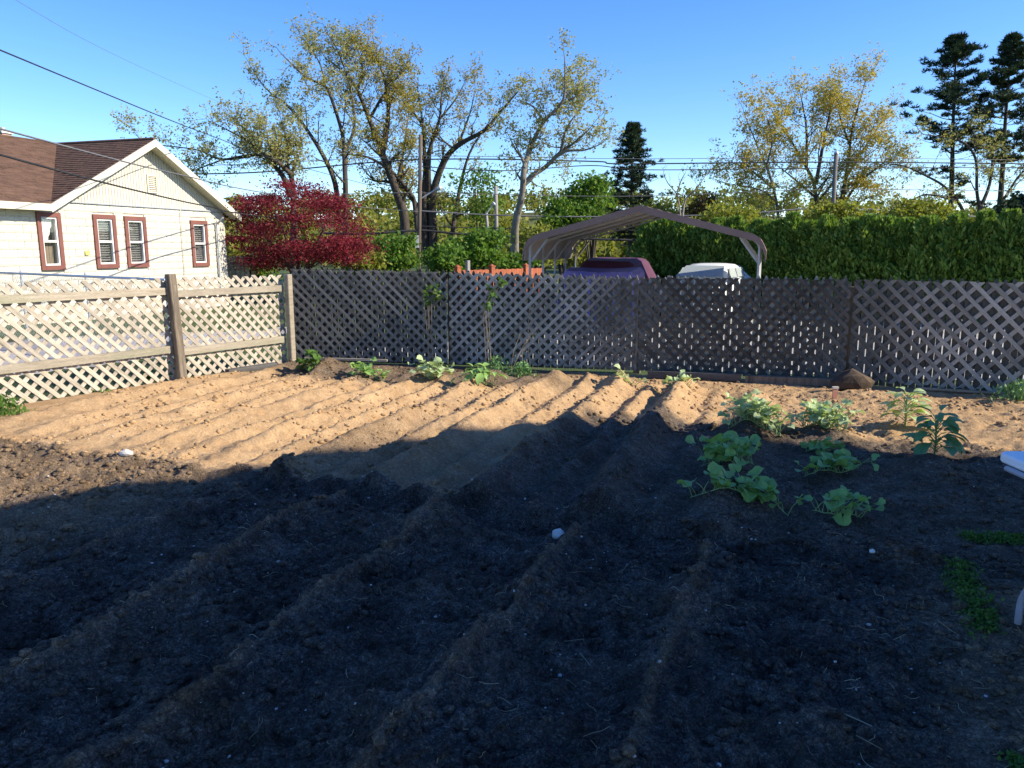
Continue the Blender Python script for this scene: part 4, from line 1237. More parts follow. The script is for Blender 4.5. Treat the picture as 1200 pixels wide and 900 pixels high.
# low orange fence in the distance
oa, ob = at(536, 315, 27.5), at(626, 315, 30.5)
of = thing('low_fence', (oa.x, oa.y, -0.3), 'low orange red board fence beyond the back fence left of the carport', 'fence', rz=math.atan2(ob.y - oa.y, ob.x - oa.x))
OL = (Vector((ob.x, ob.y)) - Vector((oa.x, oa.y))).length
k = 0; xx = 0.1
while xx < OL + 0.5:
    mb = MB(); mb.span((xx, -0.012, 0.1), (xx + 0.135, 0.012, 1.14 + 0.015 * (k % 2))); mb.build('board', M['orange_wood'], of); xx += 0.142; k += 1
for xp in (0.0, 1.72, 3.6):
    mb = MB(); mb.span((xp - 0.09, -0.1, -0.2), (xp + 0.09, 0.08, 1.25)); po = mb.build('post', M['orange_wood'], of)
    mb = MB(); mb.prism([Vector((xp - 0.11, -0.12, 1.25)), Vector((xp + 0.11, -0.12, 1.25)), Vector((xp + 0.11, 0.1, 1.25)), Vector((xp - 0.11, 0.1, 1.25))], (0, 0, 0.04)); mb.tube([(xp, -0.01, 1.29), (xp, -0.01, 1.35)], [0.09, 0.02], 8); mb.build('post_cap', M['orange_wood'], po)
wp = MB(); wp.span((0.22, -0.3, -0.2), (0.34, -0.18, 1.5)); o = wp.build('bollard_post', M['pole_grey']); o.location = of.location; o.rotation_euler = of.rotation_euler
tag(o, 'pale post standing in front of the left end of the orange fence', 'post')

# boards beside the cream house, under the red maple
gb = at(279, 318, 27.2)
go = thing('garden_gate', (gb.x, gb.y, 0), 'weathered tan board gate beside the cream house under the red maple', 'gate', rz=rad(8))
for k in range(5):
    mb = MB(); mb.span((-0.4 + k * 0.16, -0.012, 0.1), (-0.26 + k * 0.16, 0.012, 1.35)); mb.build('board', M['rail_tan'], go)
mb = MB(); mb.span((-0.42, 0.012, 1.0), (0.42, 0.05, 1.08)); mb.span((-0.42, 0.012, 0.3), (0.42, 0.05, 0.38)); mb.build('crossbar', M['rail_tan'], go)
for sx in (-0.48, 0.5):
    mb = MB(); mb.span((sx - 0.05, -0.05, -0.1), (sx + 0.05, 0.05, 1.45)); mb.build('post', M['post_wood'], go)

#==PART3==
# ------------------------------------------------------------------ vegetation builders
def leaf_quads(centers, size, r, aspect=0.6, up=0.0, dirs=None):
    """many small diamond leaves: centers (n,3), size (n,)"""
    n = len(centers)
    d = r.normal(size=(n, 3)) if dirs is None else dirs + 0.35 * r.normal(size=(n, 3))
    d /= np.linalg.norm(d, axis=1, keepdims=True) + 1e-9
    nn = r.normal(size=(n, 3)); nn[:, 2] += up
    s = np.cross(d, nn); s /= np.linalg.norm(s, axis=1, keepdims=True) + 1e-9
    L_ = size[:, None]
    a = centers - d * L_ * 0.5; b = centers + s * L_ * aspect * 0.5; c = centers + d * L_ * 0.5; e = centers - s * L_ * aspect * 0.5
    V = np.stack([a, b, c, e], 1).reshape(-1, 3)
    F = np.arange(n * 4).reshape(-1, 4)
    return V, F

class Tree:
    def __init__(s, root, seed):
        s.root = Vector(root); s.mb = MB(); s.r = random.Random(seed); s.nr = np.random.RandomState(seed); s.tips = []
    def limb(s, pts, r0, r1, n=7):
        pts = [Vector(p) for p in pts]
        # smooth the guide
        out = []
        for i in range(len(pts) - 1):
            p0, p1, p2, p3 = pts[max(i - 1, 0)], pts[i], pts[i + 1], pts[min(i + 2, len(pts) - 1)]
            for k in range(4):
                t = k / 4
                out.append(0.5 * ((2 * p1) + (p2 - p0) * t + (2 * p0 - 5 * p1 + 4 * p2 - p3) * t * t + (3 * p1 - p0 - 3 * p2 + p3) * t ** 3))
        out.append(pts[-1])
        L_ = [0]
        for a, b in zip(out[:-1], out[1:]): L_.append(L_[-1] + (b - a).length)
        tot = L_[-1] or 1
        rad_ = [r0 + (r1 - r0) * (l / tot) for l in L_]
        s.mb.tube([p - s.root for p in out], rad_, n)
        return out, rad_
    def grow(s, p, d, ln, r0, depth, up=0.25, wob=0.35, kids=(3, 5), spread=0.9, flat=1.0):
        r = s.r
        n_ = 5
        pts = [p.copy()]; dd = d.normalized()
        for k in range(n_):
            dd = (dd + Vector((r.gauss(0, wob), r.gauss(0, wob), r.gauss(0, wob) * flat + up)) * 0.35).normalized()
            pts.append(pts[-1] + dd * ln / n_)
        s.mb.tube([q - s.root for q in pts], [max(0.006, r0 * (1 - 0.75 * k / n_)) for k in range(n_ + 1)], 5 if r0 > 0.04 else 3, False)
        if depth == 0:
            s.tips.append((pts, ln)); return
        for k in range(r.randint(*kids)):
            i = r.randint(1, n_)
            nd = (pts[i] - pts[i - 1]).normalized()
            a = Vector((r.gauss(0, 1), r.gauss(0, 1), r.gauss(0, 0.8) * flat)).normalized()
            nd = (nd * (1 - 0.5 * spread) + a * spread * 0.8).normalized()
            s.grow(pts[i], nd, ln * r.uniform(0.42, 0.7), r0 * 0.5, depth - 1, up, wob, kids, spread, flat)
        s.tips.append((pts[-3:], ln * 0.5))
    def sprout(s, guide, f0, n, ln, depth, up=0.25, kids=(2, 4), spread=0.9, jit=1.0):
        pts, rad_ = guide
        m = len(pts)
        for k in range(n):
            f = f0 + (1 - f0) * (k + s.r.random()) / n
            i = min(m - 2, int(f * (m - 1)))
            d = (pts[i + 1] - pts[i]).normalized()
            a = Vector((s.r.gauss(0, 1), s.r.gauss(0, 1), s.r.gauss(0.2, 0.7))).normalized()
            nd = (d * 0.55 + a * 0.85 * jit).normalized()
            s.grow(pts[i], nd, ln * s.r.uniform(0.6, 1.15) * (1.15 - 0.55 * f), max(0.012, rad_[i] * 0.5), depth, up, kids=kids, spread=spread)
        s.grow(pts[-1], (pts[-1] - pts[-2]), ln * 0.8, max(0.012, rad_[-1]), depth, up, kids=kids, spread=spread)
    def leaves(s, per, sigma, smin, smax, aspect=0.6, drop=0.0):
        C = []
        for pts, ln in s.tips:
            if s.r.random() < drop: continue
            for _ in range(max(1, int(per / 6 * s.r.uniform(0.5, 1.6) + 0.5))):      # tufts of leaves at the shoot ends
                q_ = s.r.random() ** 0.7 * (len(pts) - 1); i = min(int(q_), len(pts) - 2); f = q_ - i
                b = pts[i].lerp(pts[i + 1], f) - s.root
                b = b + Vector((s.r.gauss(0, sigma), s.r.gauss(0, sigma), s.r.gauss(0, sigma)))
                for _k in range(s.r.randint(3, 10)):
                    C.append((b.x + s.r.gauss(0, 0.11), b.y + s.r.gauss(0, 0.11), b.z + s.r.gauss(0, 0.09)))
        C = np.array(C) if C else np.zeros((0, 3))
        return leaf_quads(C, smin + (smax - smin) * s.nr.rand(len(C)) ** 1.5, s.nr, aspect)
    def finish(s, name, label, cat, bark, leafm, leaf_args, group=None):
        t = thing(name, s.root, label, cat, group)
        s.mb.build('trunk', bark, t, True)
        if leaf_args:
            V, F = s.leaves(**leaf_args)
            if len(V): link('crown', arr_mesh('crown', V, F, leafm), t)
        return t

def px_pts(seq, Y, seed, wig=0.8):
    r = random.Random(seed); out = []; off = 0
    for i, (x_, y_) in enumerate(seq):
        out.append(at(x_, y_, Y + off)); off += r.uniform(-wig, wig)
    return out

def guided_tree(name, label, Y, limbs, bark, leafm, seed, base_px, leaf_args, twig=2.0, nt=7, depth=2, wig=0.9, group=None, kids=(2, 4), up=0.25, spread=0.9):
    b = at(base_px, 300, Y); t = Tree((b.x, b.y, -0.35), seed)
    for k, (seq, r0, r1, f0, mult) in enumerate(limbs):
        pts = px_pts(seq, Y, seed * 31 + k, wig)
        if k == 0: pts = [Vector((pts[0].x * 0.999, pts[0].y, -0.4))] + pts if pts[0].z > 0.5 else pts
        g = t.limb(pts, r0, r1)
        if mult > 0: t.sprout(g, f0, max(2, int(nt * mult)), twig, depth, up=up, kids=kids, spread=spread)
    return t.finish(name, label, 'tree', bark, leafm, leaf_args, group)

OAKL = dict(per=17, sigma=0.24, smin=0.07, smax=0.2)
guided_tree('oak_tree', 'olive leaved tree with two thin leaning stems rising behind the red maple', 50,
    [([(405, 300), (405, 226), (404, 195), (402, 161), (391, 123), (381, 101), (360, 92), (347, 80)], 0.24, 0.05, 0.3, 2.0),
     ([(398, 262), (393, 216), (378, 181), (354, 144), (333, 120), (319, 111), (302, 92)], 0.2, 0.03, 0.35, 1.5),
     ([(403, 180), (415, 150), (412, 110), (400, 70), (392, 52)], 0.12, 0.03, 0.3, 1.6),
     ([(381, 101), (375, 75), (362, 55)], 0.07, 0.02, 0.2, 1.0)], M['bark'], L['oak_grey'], 21, 405, dict(OAKL, drop=0.15), 1.9, 7)
guided_tree('oak_tree', 'low spreading greyish tree behind the house roof left of the red maple', 46,
    [([(345, 300), (343, 216), (335, 199), (322, 188), (302, 181), (261, 187)], 0.28, 0.04, 0.3, 1.8),
     ([(340, 230), (333, 209), (322, 195), (309, 181), (288, 164), (262, 150)], 0.18, 0.03, 0.3, 1.9),
     ([(335, 199), (338, 175), (332, 150)], 0.13, 0.03, 0.2, 1.3),
     ([(302, 181), (296, 160), (275, 142)], 0.08, 0.02, 0.1, 1.0),
     ([(300, 182), (262, 187), (232, 176), (205, 172), (172, 168), (160, 158)], 0.06, 0.02, 0.25, 0.9),
     ([(261, 187), (240, 195), (228, 200)], 0.05, 0.02, 0.2, 0.9)], M['bark'], L['oak_grey'], 22, 345, dict(OAKL, per=17), 1.7, 7)
guided_tree('oak_tree', 'tallest olive gold tree with a dark forked trunk rising behind the back fence', 53,
    [([(474, 310), (474, 257), (464, 223), (450, 185), (433, 140), (419, 106), (409, 92), (395, 78)], 0.42, 0.05, 0.3, 2.2),
     ([(492, 300), (486, 240), (480, 226), (460, 202), (433, 185), (409, 181)], 0.22, 0.05, 0.45, 0.8),
     ([(448, 182), (455, 140), (452, 100), (440, 60)], 0.2, 0.03, 0.2, 1.5),
     ([(433, 140), (447, 115), (462, 95), (470, 85)], 0.12, 0.03, 0.1, 1.0),
     ([(419, 106), (425, 80), (418, 55)], 0.1, 0.03, 0.1, 1.4),
     ([(464, 223), (472, 180), (478, 140)], 0.15, 0.03, 0.2, 1.2)], M['bark'], L['oak'], 23, 474, dict(OAKL, per=19), 1.9, 8)
guided_tree('oak_tree', 'many stemmed golden tree with black branches beside the lamp pole', 56,
    [([(507, 312), (507, 270), (507, 230), (520, 190), (537, 170), (567, 153), (587, 130), (602, 113)], 0.4, 0.05, 0.3, 1.3),
     ([(500, 310), (497, 257), (498, 197), (495, 143), (490, 112)], 0.3, 0.04, 0.3, 1.7),
     ([(505, 280), (503, 243), (503, 180), (515, 140), (517, 115), (520, 98)], 0.28, 0.04, 0.3, 1.7),
     ([(495, 270), (490, 243), (460, 207), (440, 173)], 0.22, 0.04, 0.4, 0.8),
     ([(528, 312), (530, 277), (537, 230), (550, 180), (573, 143)], 0.24, 0.03, 0.3, 1.2),
     ([(498, 150), (480, 125), (470, 100)], 0.1, 0.03, 0.1, 1.2),
     ([(537, 170), (550, 135), (556, 110)], 0.1, 0.02, 0.1, 1.1),
     ([(515, 140), (535, 115), (545, 95)], 0.09, 0.02, 0.1, 1.0)], M['bark'], L['oak'], 24, 507, dict(OAKL, per=15, drop=0.2), 1.9, 7)
guided_tree('oak_tree', 'pale barked tree leaning right with a forked trunk left of the carport', 44,
    [([(603, 318), (603, 290), (604, 262), (612, 227), (614, 200), (622, 173), (637, 143), (660, 117), (662, 80)], 0.27, 0.04, 0.4, 2.0),
     ([(614, 216), (625, 205), (640, 195), (657, 178), (672, 168), (690, 152)], 0.16, 0.03, 0.3, 1.2),
     ([(640, 195), (660, 178), (684, 176), (699, 171)], 0.12, 0.03, 0.5, 0.3),
     ([(637, 143), (625, 125), (608, 118)], 0.09, 0.02, 0.1, 1.1),
     ([(616, 190), (604, 175), (597, 160)], 0.08, 0.02, 0.2, 0.9),
     ([(652, 125), (672, 115), (690, 105)], 0.08, 0.02, 0.1, 1.2),
     ([(657, 178), (664, 150), (680, 128)], 0.09, 0.02, 0.1, 1.1)], M['bark_pale'], L['oak_grey'], 25, 603, dict(OAKL, per=14, drop=0.1), 1.5, 7)
YL = dict(per=24, sigma=0.32, smin=0.08, smax=0.22)
guided_tree('young_tree', 'short yellowish tree above the hedge, leftmost of the yellow trees on the right', 58,
    [([(911, 275), (911, 244), (903, 209), (889, 175), (875, 140)], 0.17, 0.03, 0.2, 2.4),
     ([(905, 220), (880, 200), (855, 190)], 0.1, 0.02, 0.2, 1.4), ([(908, 235), (890, 222), (850, 215)], 0.08, 0.02, 0.2, 1.2), ([(898, 195), (905, 165), (900, 140)], 0.08, 0.02, 0.1, 1.2)], M['bark_pale'], L['yellow'], 26, 911, dict(YL, drop=0.1), 2.4, 6)
guided_tree('young_tree', 'yellow leaved tree with upswept branches left of the bare grey pole', 60,
    [([(956, 280), (956, 250), (954, 216), (937, 182), (916, 147), (905, 130)], 0.24, 0.03, 0.2, 1.8),
     ([(956, 216), (965, 168), (972, 133), (975, 118)], 0.16, 0.03, 0.2, 1.7), ([(945, 195), (945, 150), (938, 110)], 0.13, 0.03, 0.2, 1.6), ([(954, 230), (925, 205), (905, 190)], 0.1, 0.02, 0.2, 1.0), ([(956, 240), (975, 215), (990, 195)], 0.1, 0.02, 0.2, 1.1)], M['bark'], L['yellow'], 27, 956, YL, 2.5, 6)
guided_tree('young_tree', 'tall yellow tree just right of the bare grey pole', 62,
    [([(982, 280), (984, 247), (992, 202), (999, 150), (1010, 110), (1013, 98)], 0.24, 0.03, 0.2, 2.2),
     ([(985, 245), (1005, 215), (1030, 195), (1045, 180)], 0.14, 0.02, 0.2, 1.4), ([(990, 210), (1015, 170), (1035, 140)], 0.13, 0.02, 0.2, 1.6), ([(996, 170), (985, 140), (982, 118)], 0.1, 0.02, 0.1, 1.3), ([(983, 255), (1010, 235), (1040, 225)], 0.1, 0.02, 0.2, 1.0)], M['bark'], L['yellow'], 28, 982, YL, 2.6, 7)
guided_tree('bare_tree', 'sparse tree with long arched grey limbs between the two tall pines', 52,
    [([(1150, 290), (1150, 255), (1145, 226), (1144, 190), (1135, 172), (1118, 163), (1085, 158)], 0.17, 0.03, 0.4, 1.3),
     ([(1140, 275), (1125, 240), (1106, 218), (1083, 205), (1061, 195), (1040, 192)], 0.14, 0.03, 0.3, 1.2),
     ([(1152, 262), (1175, 235), (1195, 205), (1215, 190)], 0.13, 0.03, 0.3, 1.2),
     ([(1146, 250), (1160, 215), (1162, 180), (1150, 150)], 0.14, 0.03, 0.3, 1.3),
     ([(1120, 235), (1085, 228), (1060, 240)], 0.1, 0.03, 0.3, 1.0)], M['bark'], L['oak_grey'], 29, 1150, dict(OAKL, per=11, drop=0.1), 1.9, 7)
guided_tree('bare_tree', 'small leafless tree rising just above the carport ridge on the right', 48,
    [([(797, 280), (797, 250), (793, 228), (783, 215), (778, 205)], 0.1, 0.02, 0.3, 0.7), ([(799, 262), (803, 235), (815, 222), (828, 204)], 0.09, 0.02, 0.3, 0.7), ([(793, 228), (798, 212), (803, 203)], 0.05, 0.015, 0.2, 0.6)], M['bark_pale'], L['oak_grey'], 30, 797, None, 0.8, 5, depth=1)

# Japanese maple
mp_ = at(350, 300, 28.2)
t = Tree((mp_.x, mp_.y, 0), 41)
mr = t.r
for k in range(7):
    a = k * 0.9 + mr.random() * 0.5
    g = t.limb([(mp_.x, mp_.y, -0.05), (mp_.x + 0.25 * math.cos(a), mp_.y + 0.25 * math.sin(a), 0.7), (mp_.x + 0.9 * math.cos(a), mp_.y + 0.9 * math.sin(a), 1.6), (mp_.x + 1.55 * math.cos(a), mp_.y + 1.5 * math.sin(a), 2.35)], 0.09, 0.03)
    t.sprout(g, 0.4, 5, 0.9, 1, up=0.1)
th_ = t.finish('maple_tree', 'dense dark red maple beside the cream house, behind the fence corner', 'tree', M['bark_red'], None, None)
C = []
nr = np.random.RandomState(43)
for k in range(240):      # layered sprays of leaves
    while True:
        v = nr.uniform(-1, 1, 3)
        if 0.25 < np.linalg.norm(v) < 1: break
    rr_ = np.linalg.norm(v)
    if nr.rand() > rr_ * 1.2: continue
    v = np.sign(v) * np.abs(v) ** 0.8
    c = np.array([v[0] * 2.2, v[1] * 2.1, 2.3 + v[2] * 1.5])
    if c[2] < 1.15 - 0.0: c[2] = 1.0 + nr.rand() * 0.5
    c[0] += 0.25 * (2.3 - c[2]) * 0.35
    c[0] *= 1.1 - 0.1 * max(0, c[2] - 2.4)
    c[2] += 0.25 * math.sin(c[0] * 2.1 + 1) * 0.8
    n_ = nr.randint(80, 260)
    C.append(c + nr.normal(size=(n_, 3)) * np.array([0.36, 0.34, 0.085]))
C = np.concatenate(C)
V, F = leaf_quads(C, 0.04 + 0.065 * nr.rand(len(C)), nr, 0.7, 1.2)
link('crown', arr_mesh('crown', V, F, L['maple']), th_)

# pines
def pine(px_b, px_t, y_top, Y, label, seed, crown_from, wmax, dens=1.0, dead=True, rb=0.26):
    b = at(px_b, 300, Y); tp_ = at(px_t, y_top, Y)
    t = Tree((b.x, b.y, -0.4), seed); r = t.r
    g = t.limb([(b.x, b.y, -0.4), (b.x * 0.7 + tp_.x * 0.3 + 0.08, Y, tp_.z * 0.33), (b.x * 0.35 + tp_.x * 0.65, Y, tp_.z * 0.66), tp_], rb, 0.03, 8)
    pts, _r = g
    H_ = tp_.z; C = []; D = []
    zc = crown_from * H_
    z_ = H_ * 0.985
    while z_ > H_ * (0.25 if dead else crown_from):
        f = (H_ - z_) / (H_ - zc)
        q_ = min(range(len(pts)), key=lambda i: abs(pts[i].z - z_)); o_ = pts[q_]
        a0_ = r.random() * 6.283; nk = r.randint(3, 5)
        for k in range(nk):
            a = a0_ + k * 6.283 / nk + r.uniform(-0.4, 0.4)
            if f <= 1.0:
                ln = wmax * (0.07 + 0.98 * min(1, f * 1.2) ** 0.9) * r.uniform(0.4, 1.25) * (1 - 0.35 * max(0, f - 0.75) / 0.25)
            else: ln = wmax * r.uniform(0.4, 0.9)
            d = Vector((math.cos(a), math.sin(a), 0.32 - 0.35 * f)).normalized()
            p = Vector((o_.x, o_.y, z_)); bp = [p]
            for s_i in range(5):
                d = (d + Vector((r.gauss(0, 0.12), r.gauss(0, 0.12), 0.09 + r.gauss(0, 0.08)))).normalized()
                p = p + d * ln / 5; bp.append(p)
            t.mb.tube([w - t.root for w in bp], [0.035 * (1 - 0.15 * i) * (1 if f < 1 else 0.6) for i in range(6)], 4, False)
            if f <= 1.0 or r.random() < 0.12:
                for s_i in range(2, 6):
                    for _k in range(int(r.randint(1, 3) * dens + 0.5) if s_i > 2 else 1):
                        c = bp[s_i] + Vector((r.gauss(0, 0.2), r.gauss(0, 0.2), r.gauss(0.05, 0.07))) * (ln / 2.2 + 0.3)
                        C.append((c.x - t.root.x, c.y - t.root.y, c.z - t.root.z))
        z_ -= H_ * r.uniform(0.024, 0.042) * (1.2 if f > 1 else (0.6 if f < 0.2 else 1))
    C = np.array(C); nn = 30
    CC = np.repeat(C, nn, 0); dirs = t.nr.normal(size=CC.shape); dirs[:, 2] = np.abs(dirs[:, 2]) * 0.7 + 0.1
    dirs /= np.linalg.norm(dirs, axis=1, keepdims=True)
    V, F = leaf_quads(CC + dirs * 0.2, 0.26 + 0.2 * t.nr.rand(len(CC)), t.nr, 0.16, 0, dirs)
    th = t.finish('pine_tree', label, 'tree', M['bark'], None, None)
    link('crown', arr_mesh('crown', V, F, L['pine']), th)
pine(1111, 1121, 46, 55, 'tall dark pine with bare lower trunk, left one of the pair on the right', 51, 0.5, 3.7, 1.35)
pine(1166, 1186, 42, 54, 'tall dark pine nearest the right edge of the picture', 52, 0.45, 2.7, 1.25)
pine(1238, 1234, 38, 57, 'dark pine cut off by the right edge of the picture', 55, 0.4, 3.0, 1.2)
pine(737, 742, 147, 62, 'dark green pine standing alone behind the carport roof', 53, 0.14, 3.0, 0.8, False, 0.2)

# hedge of arborvitae behind the carport
hedge_line = [(748, 261, 26.5), (905, 257, 24.0), (1005, 256, 22.0), (1105, 249, 20.5), (1230, 243, 19.0)]
def hedge_pt(px_):
    for (xa, ya, Ya), (xb, yb, Yb) in zip(hedge_line[:-1], hedge_line[1:]):
        if px_ <= xb: f = (px_ - xa) / (xb - xa); break
    else: f = 1.0
    return ya + (yb - ya) * f, Ya + (Yb - Ya) * f
hx = 762; hk = 0; r = random.Random(61); nrh = np.random.RandomState(62)
while hx < 1400:
    y_, Y_ = hedge_pt(hx)
    tp_ = at(hx, y_ + r.uniform(-8, 5), Y_ + r.uniform(-0.1, 0.1)); Ht = tp_.z + 0.3
    t_ = thing('arborvitae', (tp_.x, tp_.y, -0.3), 'dark green arborvitae standing in the hedge row behind the carport', 'hedge shrub', 'arborvitae of the hedge row')
    mb = MB(); mb.tube([(0, 0, -0.1), (0.02, 0, Ht * 0.5), (0, 0, Ht * 0.92)], [0.06, 0.04, 0.01], 6); mb.build('trunk', M['bark_red'], t_)
    n_ = 4200
    hw0 = r.uniform(0.8, 1.2)
    zz = nrh.rand(n_) ** 0.85
    rad_z = 0.8 * np.clip(1.04 - zz, 0, 1) ** 0.55
    a = nrh.rand(n_) * 6.283
    lump = 1 + 0.2 * np.sin(a * 6 + zz * 11 + hk) + 0.2 * np.sin(zz * 27 + a * 3 + hk * 2) + 0.12 * np.sin(a * 13 - zz * 31)
    rr_ = rad_z * lump * (0.7 + 0.42 * nrh.rand(n_) ** 1.5) * hw0
    C = np.stack([rr_ * np.cos(a), rr_ * np.sin(a), 0.05 + zz * (Ht - 0.05)], -1)
    dirs = np.stack([np.cos(a) * 0.6, np.sin(a) * 0.6, np.full(n_, 0.9)], -1)
    V, F = leaf_quads(C, 0.09 + 0.13 * nrh.rand(n_), nrh, 0.4, 0, dirs)
    link('crown', arr_mesh('crown', V, F, L['cedar']), t_)
    hx += 0.62 * 900 / Y_ * r.uniform(0.7, 1.3); hk += 1

# bushes and small trees between the fence and the wood
def bush(name, px_, py_top, py_bot, wpx, Y, leafm, label, seed, n=2600, ls=(0.14, 0.3), dens_rad=0.5, cat='bush', trunk=True, ground=-0.35):
    """uneven clumps of leaves on a few stems"""
    r = random.Random(seed); nr_ = np.random.RandomState(seed)
    tp_ = at(px_, py_top, Y); bo = at(px_, py_bot, Y); half = wpx / 2 * Y / 900
    t_ = thing(name, (tp_.x, tp_.y, ground), label, cat)
    zc = (tp_.z + bo.z) / 2 - ground; hz = (tp_.z - bo.z) / 2
    C = []; cl_ = []
    for k in range(26):
        v = nr_.normal(size=3); v /= np.linalg.norm(v); v *= nr_.rand() ** 0.4
        c = np.array([v[0] * half * 0.85, v[1] * half * 0.85, zc + v[2] * hz * 0.85]); cl_.append(c)
        C.append(c + nr_.normal(size=(n // 26, 3)) * np.array([half * 0.2, half * 0.2, hz * 0.17]))
    C = np.concatenate(C)
    V, F = leaf_quads(C, ls[0] + (ls[1] - ls[0]) * nr_.rand(len(C)), nr_, 0.6, 0.6)
    mb = MB()
    for c in cl_[:9]:
        mb.tube([(0, 0, -0.1), (c[0] * 0.35, c[1] * 0.35, c[2] * 0.5), (c[0], c[1], c[2])], [0.09, 0.05, 0.012], 5, False)
    mb.build('trunk', M['bark'], t_, True)
    link('crown', arr_mesh('crown', V, F, leafm), t_)
    return t_
bush('bush', 560, 262, 322, 78, 38, L['green'], 'bright green bush behind the back fence, left of the orange fence posts', 71, 3600)
bush('bush', 462, 268, 322, 62, 40, L['green'], 'green bush at the foot of the tall forked tree', 72, 3000)
bush('bush', 520, 285, 322, 55, 36, L['green'], 'dark green low bush directly behind the back fence by the lamp pole', 73, 2400)
bush('bush', 425, 290, 330, 46, 33, L['lime'], 'yellow green shrub right of the red maple', 74, 2200)
bush('bush', 632, 262, 316, 60, 46, L['lime'], 'lime green bush behind the carport left eave', 75, 2600)
bush('small_tree', 560, 190, 262, 76, 54, L['green'], 'fresh green young tree right of the golden many stemmed tree', 76, 1500, (0.15, 0.32), cat='tree')
bush('small_tree', 578, 224, 290, 70, 58, L['lime'], 'yellow green young tree behind the leaning lamp pole', 77, 2200, cat='tree')
bush('small_tree', 695, 206, 262, 74, 52, L['green'], 'rich green leafy tree rising behind the left side of the carport roof', 78, 3400, (0.16, 0.36), cat='tree')
bush('small_tree', 660, 228, 285, 62, 50, L['green'], 'green leafy tree left of the carport ridge', 79, 2600, (0.16, 0.36), cat='tree')
bush('small_tree', 822, 224, 262, 40, 58, L['russet'], 'russet brown small tree right of the carport ridge', 80, 1700, cat='tree')
bush('small_tree', 770, 232, 280, 70, 60, L['lime'], 'yellow green tree directly behind the carport ridge', 81, 2600, cat='tree')
bush('small_tree', 862, 236, 275, 74, 45, L['lime'], 'lime tree rising over the hedge beside the carport', 82, 2800, cat='tree')
bush('bush', 1075, 232, 262, 80, 40, L['lime'], 'lime green bush showing over the hedge below the pines', 83, 2200)
bush('bush', 985, 236, 262, 70, 44, L['lime'], 'yellow green bush over the hedge behind the bare grey pole', 84, 2000)
bush('small_tree', 1195, 228, 268, 50, 28, L['pine'], 'dark evergreen bush at the right end over the hedge', 85, 2200, (0.12, 0.26), cat='tree')
bush('bush', 300, 305, 330, 60, 33, L['green'], 'green shrub low behind the red maple', 86, 1800)
bush('bush', 610, 296, 320, 44, 40, L['green'], 'green shrub behind the orange fence at the pale tree', 87, 1600)

# wooded hillside
def hill_z(x, y):
    t_ = sstep(85, 170, y)
    return -0.8 + t_ * (9.0 + 1.6 * np.sin(x * 0.021 + 1.0) + 1.0 * np.sin(x * 0.055)) * (1 - 0.35 * sstep(-60, 60, x) * 0.4)
hx_ = np.linspace(-420, 420, 85); hy_ = np.concatenate([np.linspace(75, 200, 30), np.linspace(230, 900, 12)])
HX, HY = np.meshgrid(hx_, hy_); HZ = hill_z(HX, HY)
ii = np.arange(HX.size).reshape(HX.shape)
tag(link('hill', arr_mesh('hill', np.stack([HX, HY, HZ], -1).reshape(-1, 3), np.stack([ii[:-1, :-1], ii[:-1, 1:], ii[1:, 1:], ii[1:, :-1]], -1).reshape(-1, 4), M['hill'], True)), kind='structure')
nr = np.random.RandomState(91); C = []; S = []; trunk = MB()
for k in range(900):
    y_ = 70 + 120 * nr.rand() ** 1.1; x_ = (nr.rand() - 0.5) * 2 * (y_ * 1.25 + 10)
    z0 = float(hill_z(np.array([x_]), np.array([y_]))[0]); h_ = 2.3 + 2.6 * nr.rand() + (1.2 if y_ > 150 else 0); w_ = 1.7 + 1.8 * nr.rand()
    n_ = 130
    v = nr.normal(size=(n_, 3)); v /= np.linalg.norm(v, axis=1, keepdims=True); v *= (0.55 + 0.45 * nr.rand(n_, 1)); v[:, 2] *= 0.9
    v *= 1 + 0.25 * np.sin(v[:, :1] * 5 + k) * np.cos(v[:, 1:2] * 4 + k)
    C.append(np.array([x_, y_, z0 + h_ * 0.62]) + v * np.array([w_, w_, h_ * 0.5])); S.append(0.45 + 0.5 * nr.rand(n_))
    trunk.tube([(x_, y_, z0 - 0.3), (x_, y_, z0 + h_ * 0.6)], [0.13, 0.06], 4, False)
C = np.concatenate(C); S = np.concatenate(S)
V, F = leaf_quads(C, S, nr, 0.75, 0.7)
wd = tag(link('woodland', arr_mesh('woodland', V, F, L['wood'])), 'far yellow green wood covering the hillside behind everything', 'woodland', kind='stuff')
o = trunk.build('trunks', M['bark'], wd); o['kind'] = 'stuff'

# ------------------------------------------------------------------ poles and wires
def pole(px_, y_top, Y, r0, mat, label, lean_px=0, name='utility_pole'):
    tp_ = at(px_ + lean_px, y_top, Y); b = at(px_, 320, Y)
    t_ = thing(name, (b.x, Y, -0.35), label, 'pole')
    mb = MB(); mb.tube([(0, 0, -0.3), ((tp_.x - b.x) * 0.5, 0, tp_.z * 0.5), (tp_.x - b.x, 0, tp_.z + 0.35)], [r0, r0 * 0.9, r0 * 0.78], 10); mb.build('shaft', mat, t_, True)
    return t_, tp_, b
def lamp(t_, org, px0, py0, px1, py1, Y):
    a, b = at(px0, py0, Y), at(px1, py1, Y); o_ = Vector(t_.location)
    d = (b - a)
    mb = MB(); mb.tube([a - o_, a - o_ + d * 0.5 + Z * 0.06, a - o_ + d * 0.72 + Z * 0.1], 0.045, 8); mb.build('lamp_arm', M['galv'], t_)
    h0 = a - o_ + d * 0.7 + Z * 0.1; h1 = b - o_ + Z * 0.02
    mb = MB(); mb.tube([h0, h0.lerp(h1, 0.3), h0.lerp(h1, 0.7), h1], [0.06, 0.13, 0.15, 0.06], 8); mb.build('lamp_head', M['galv'], t_)
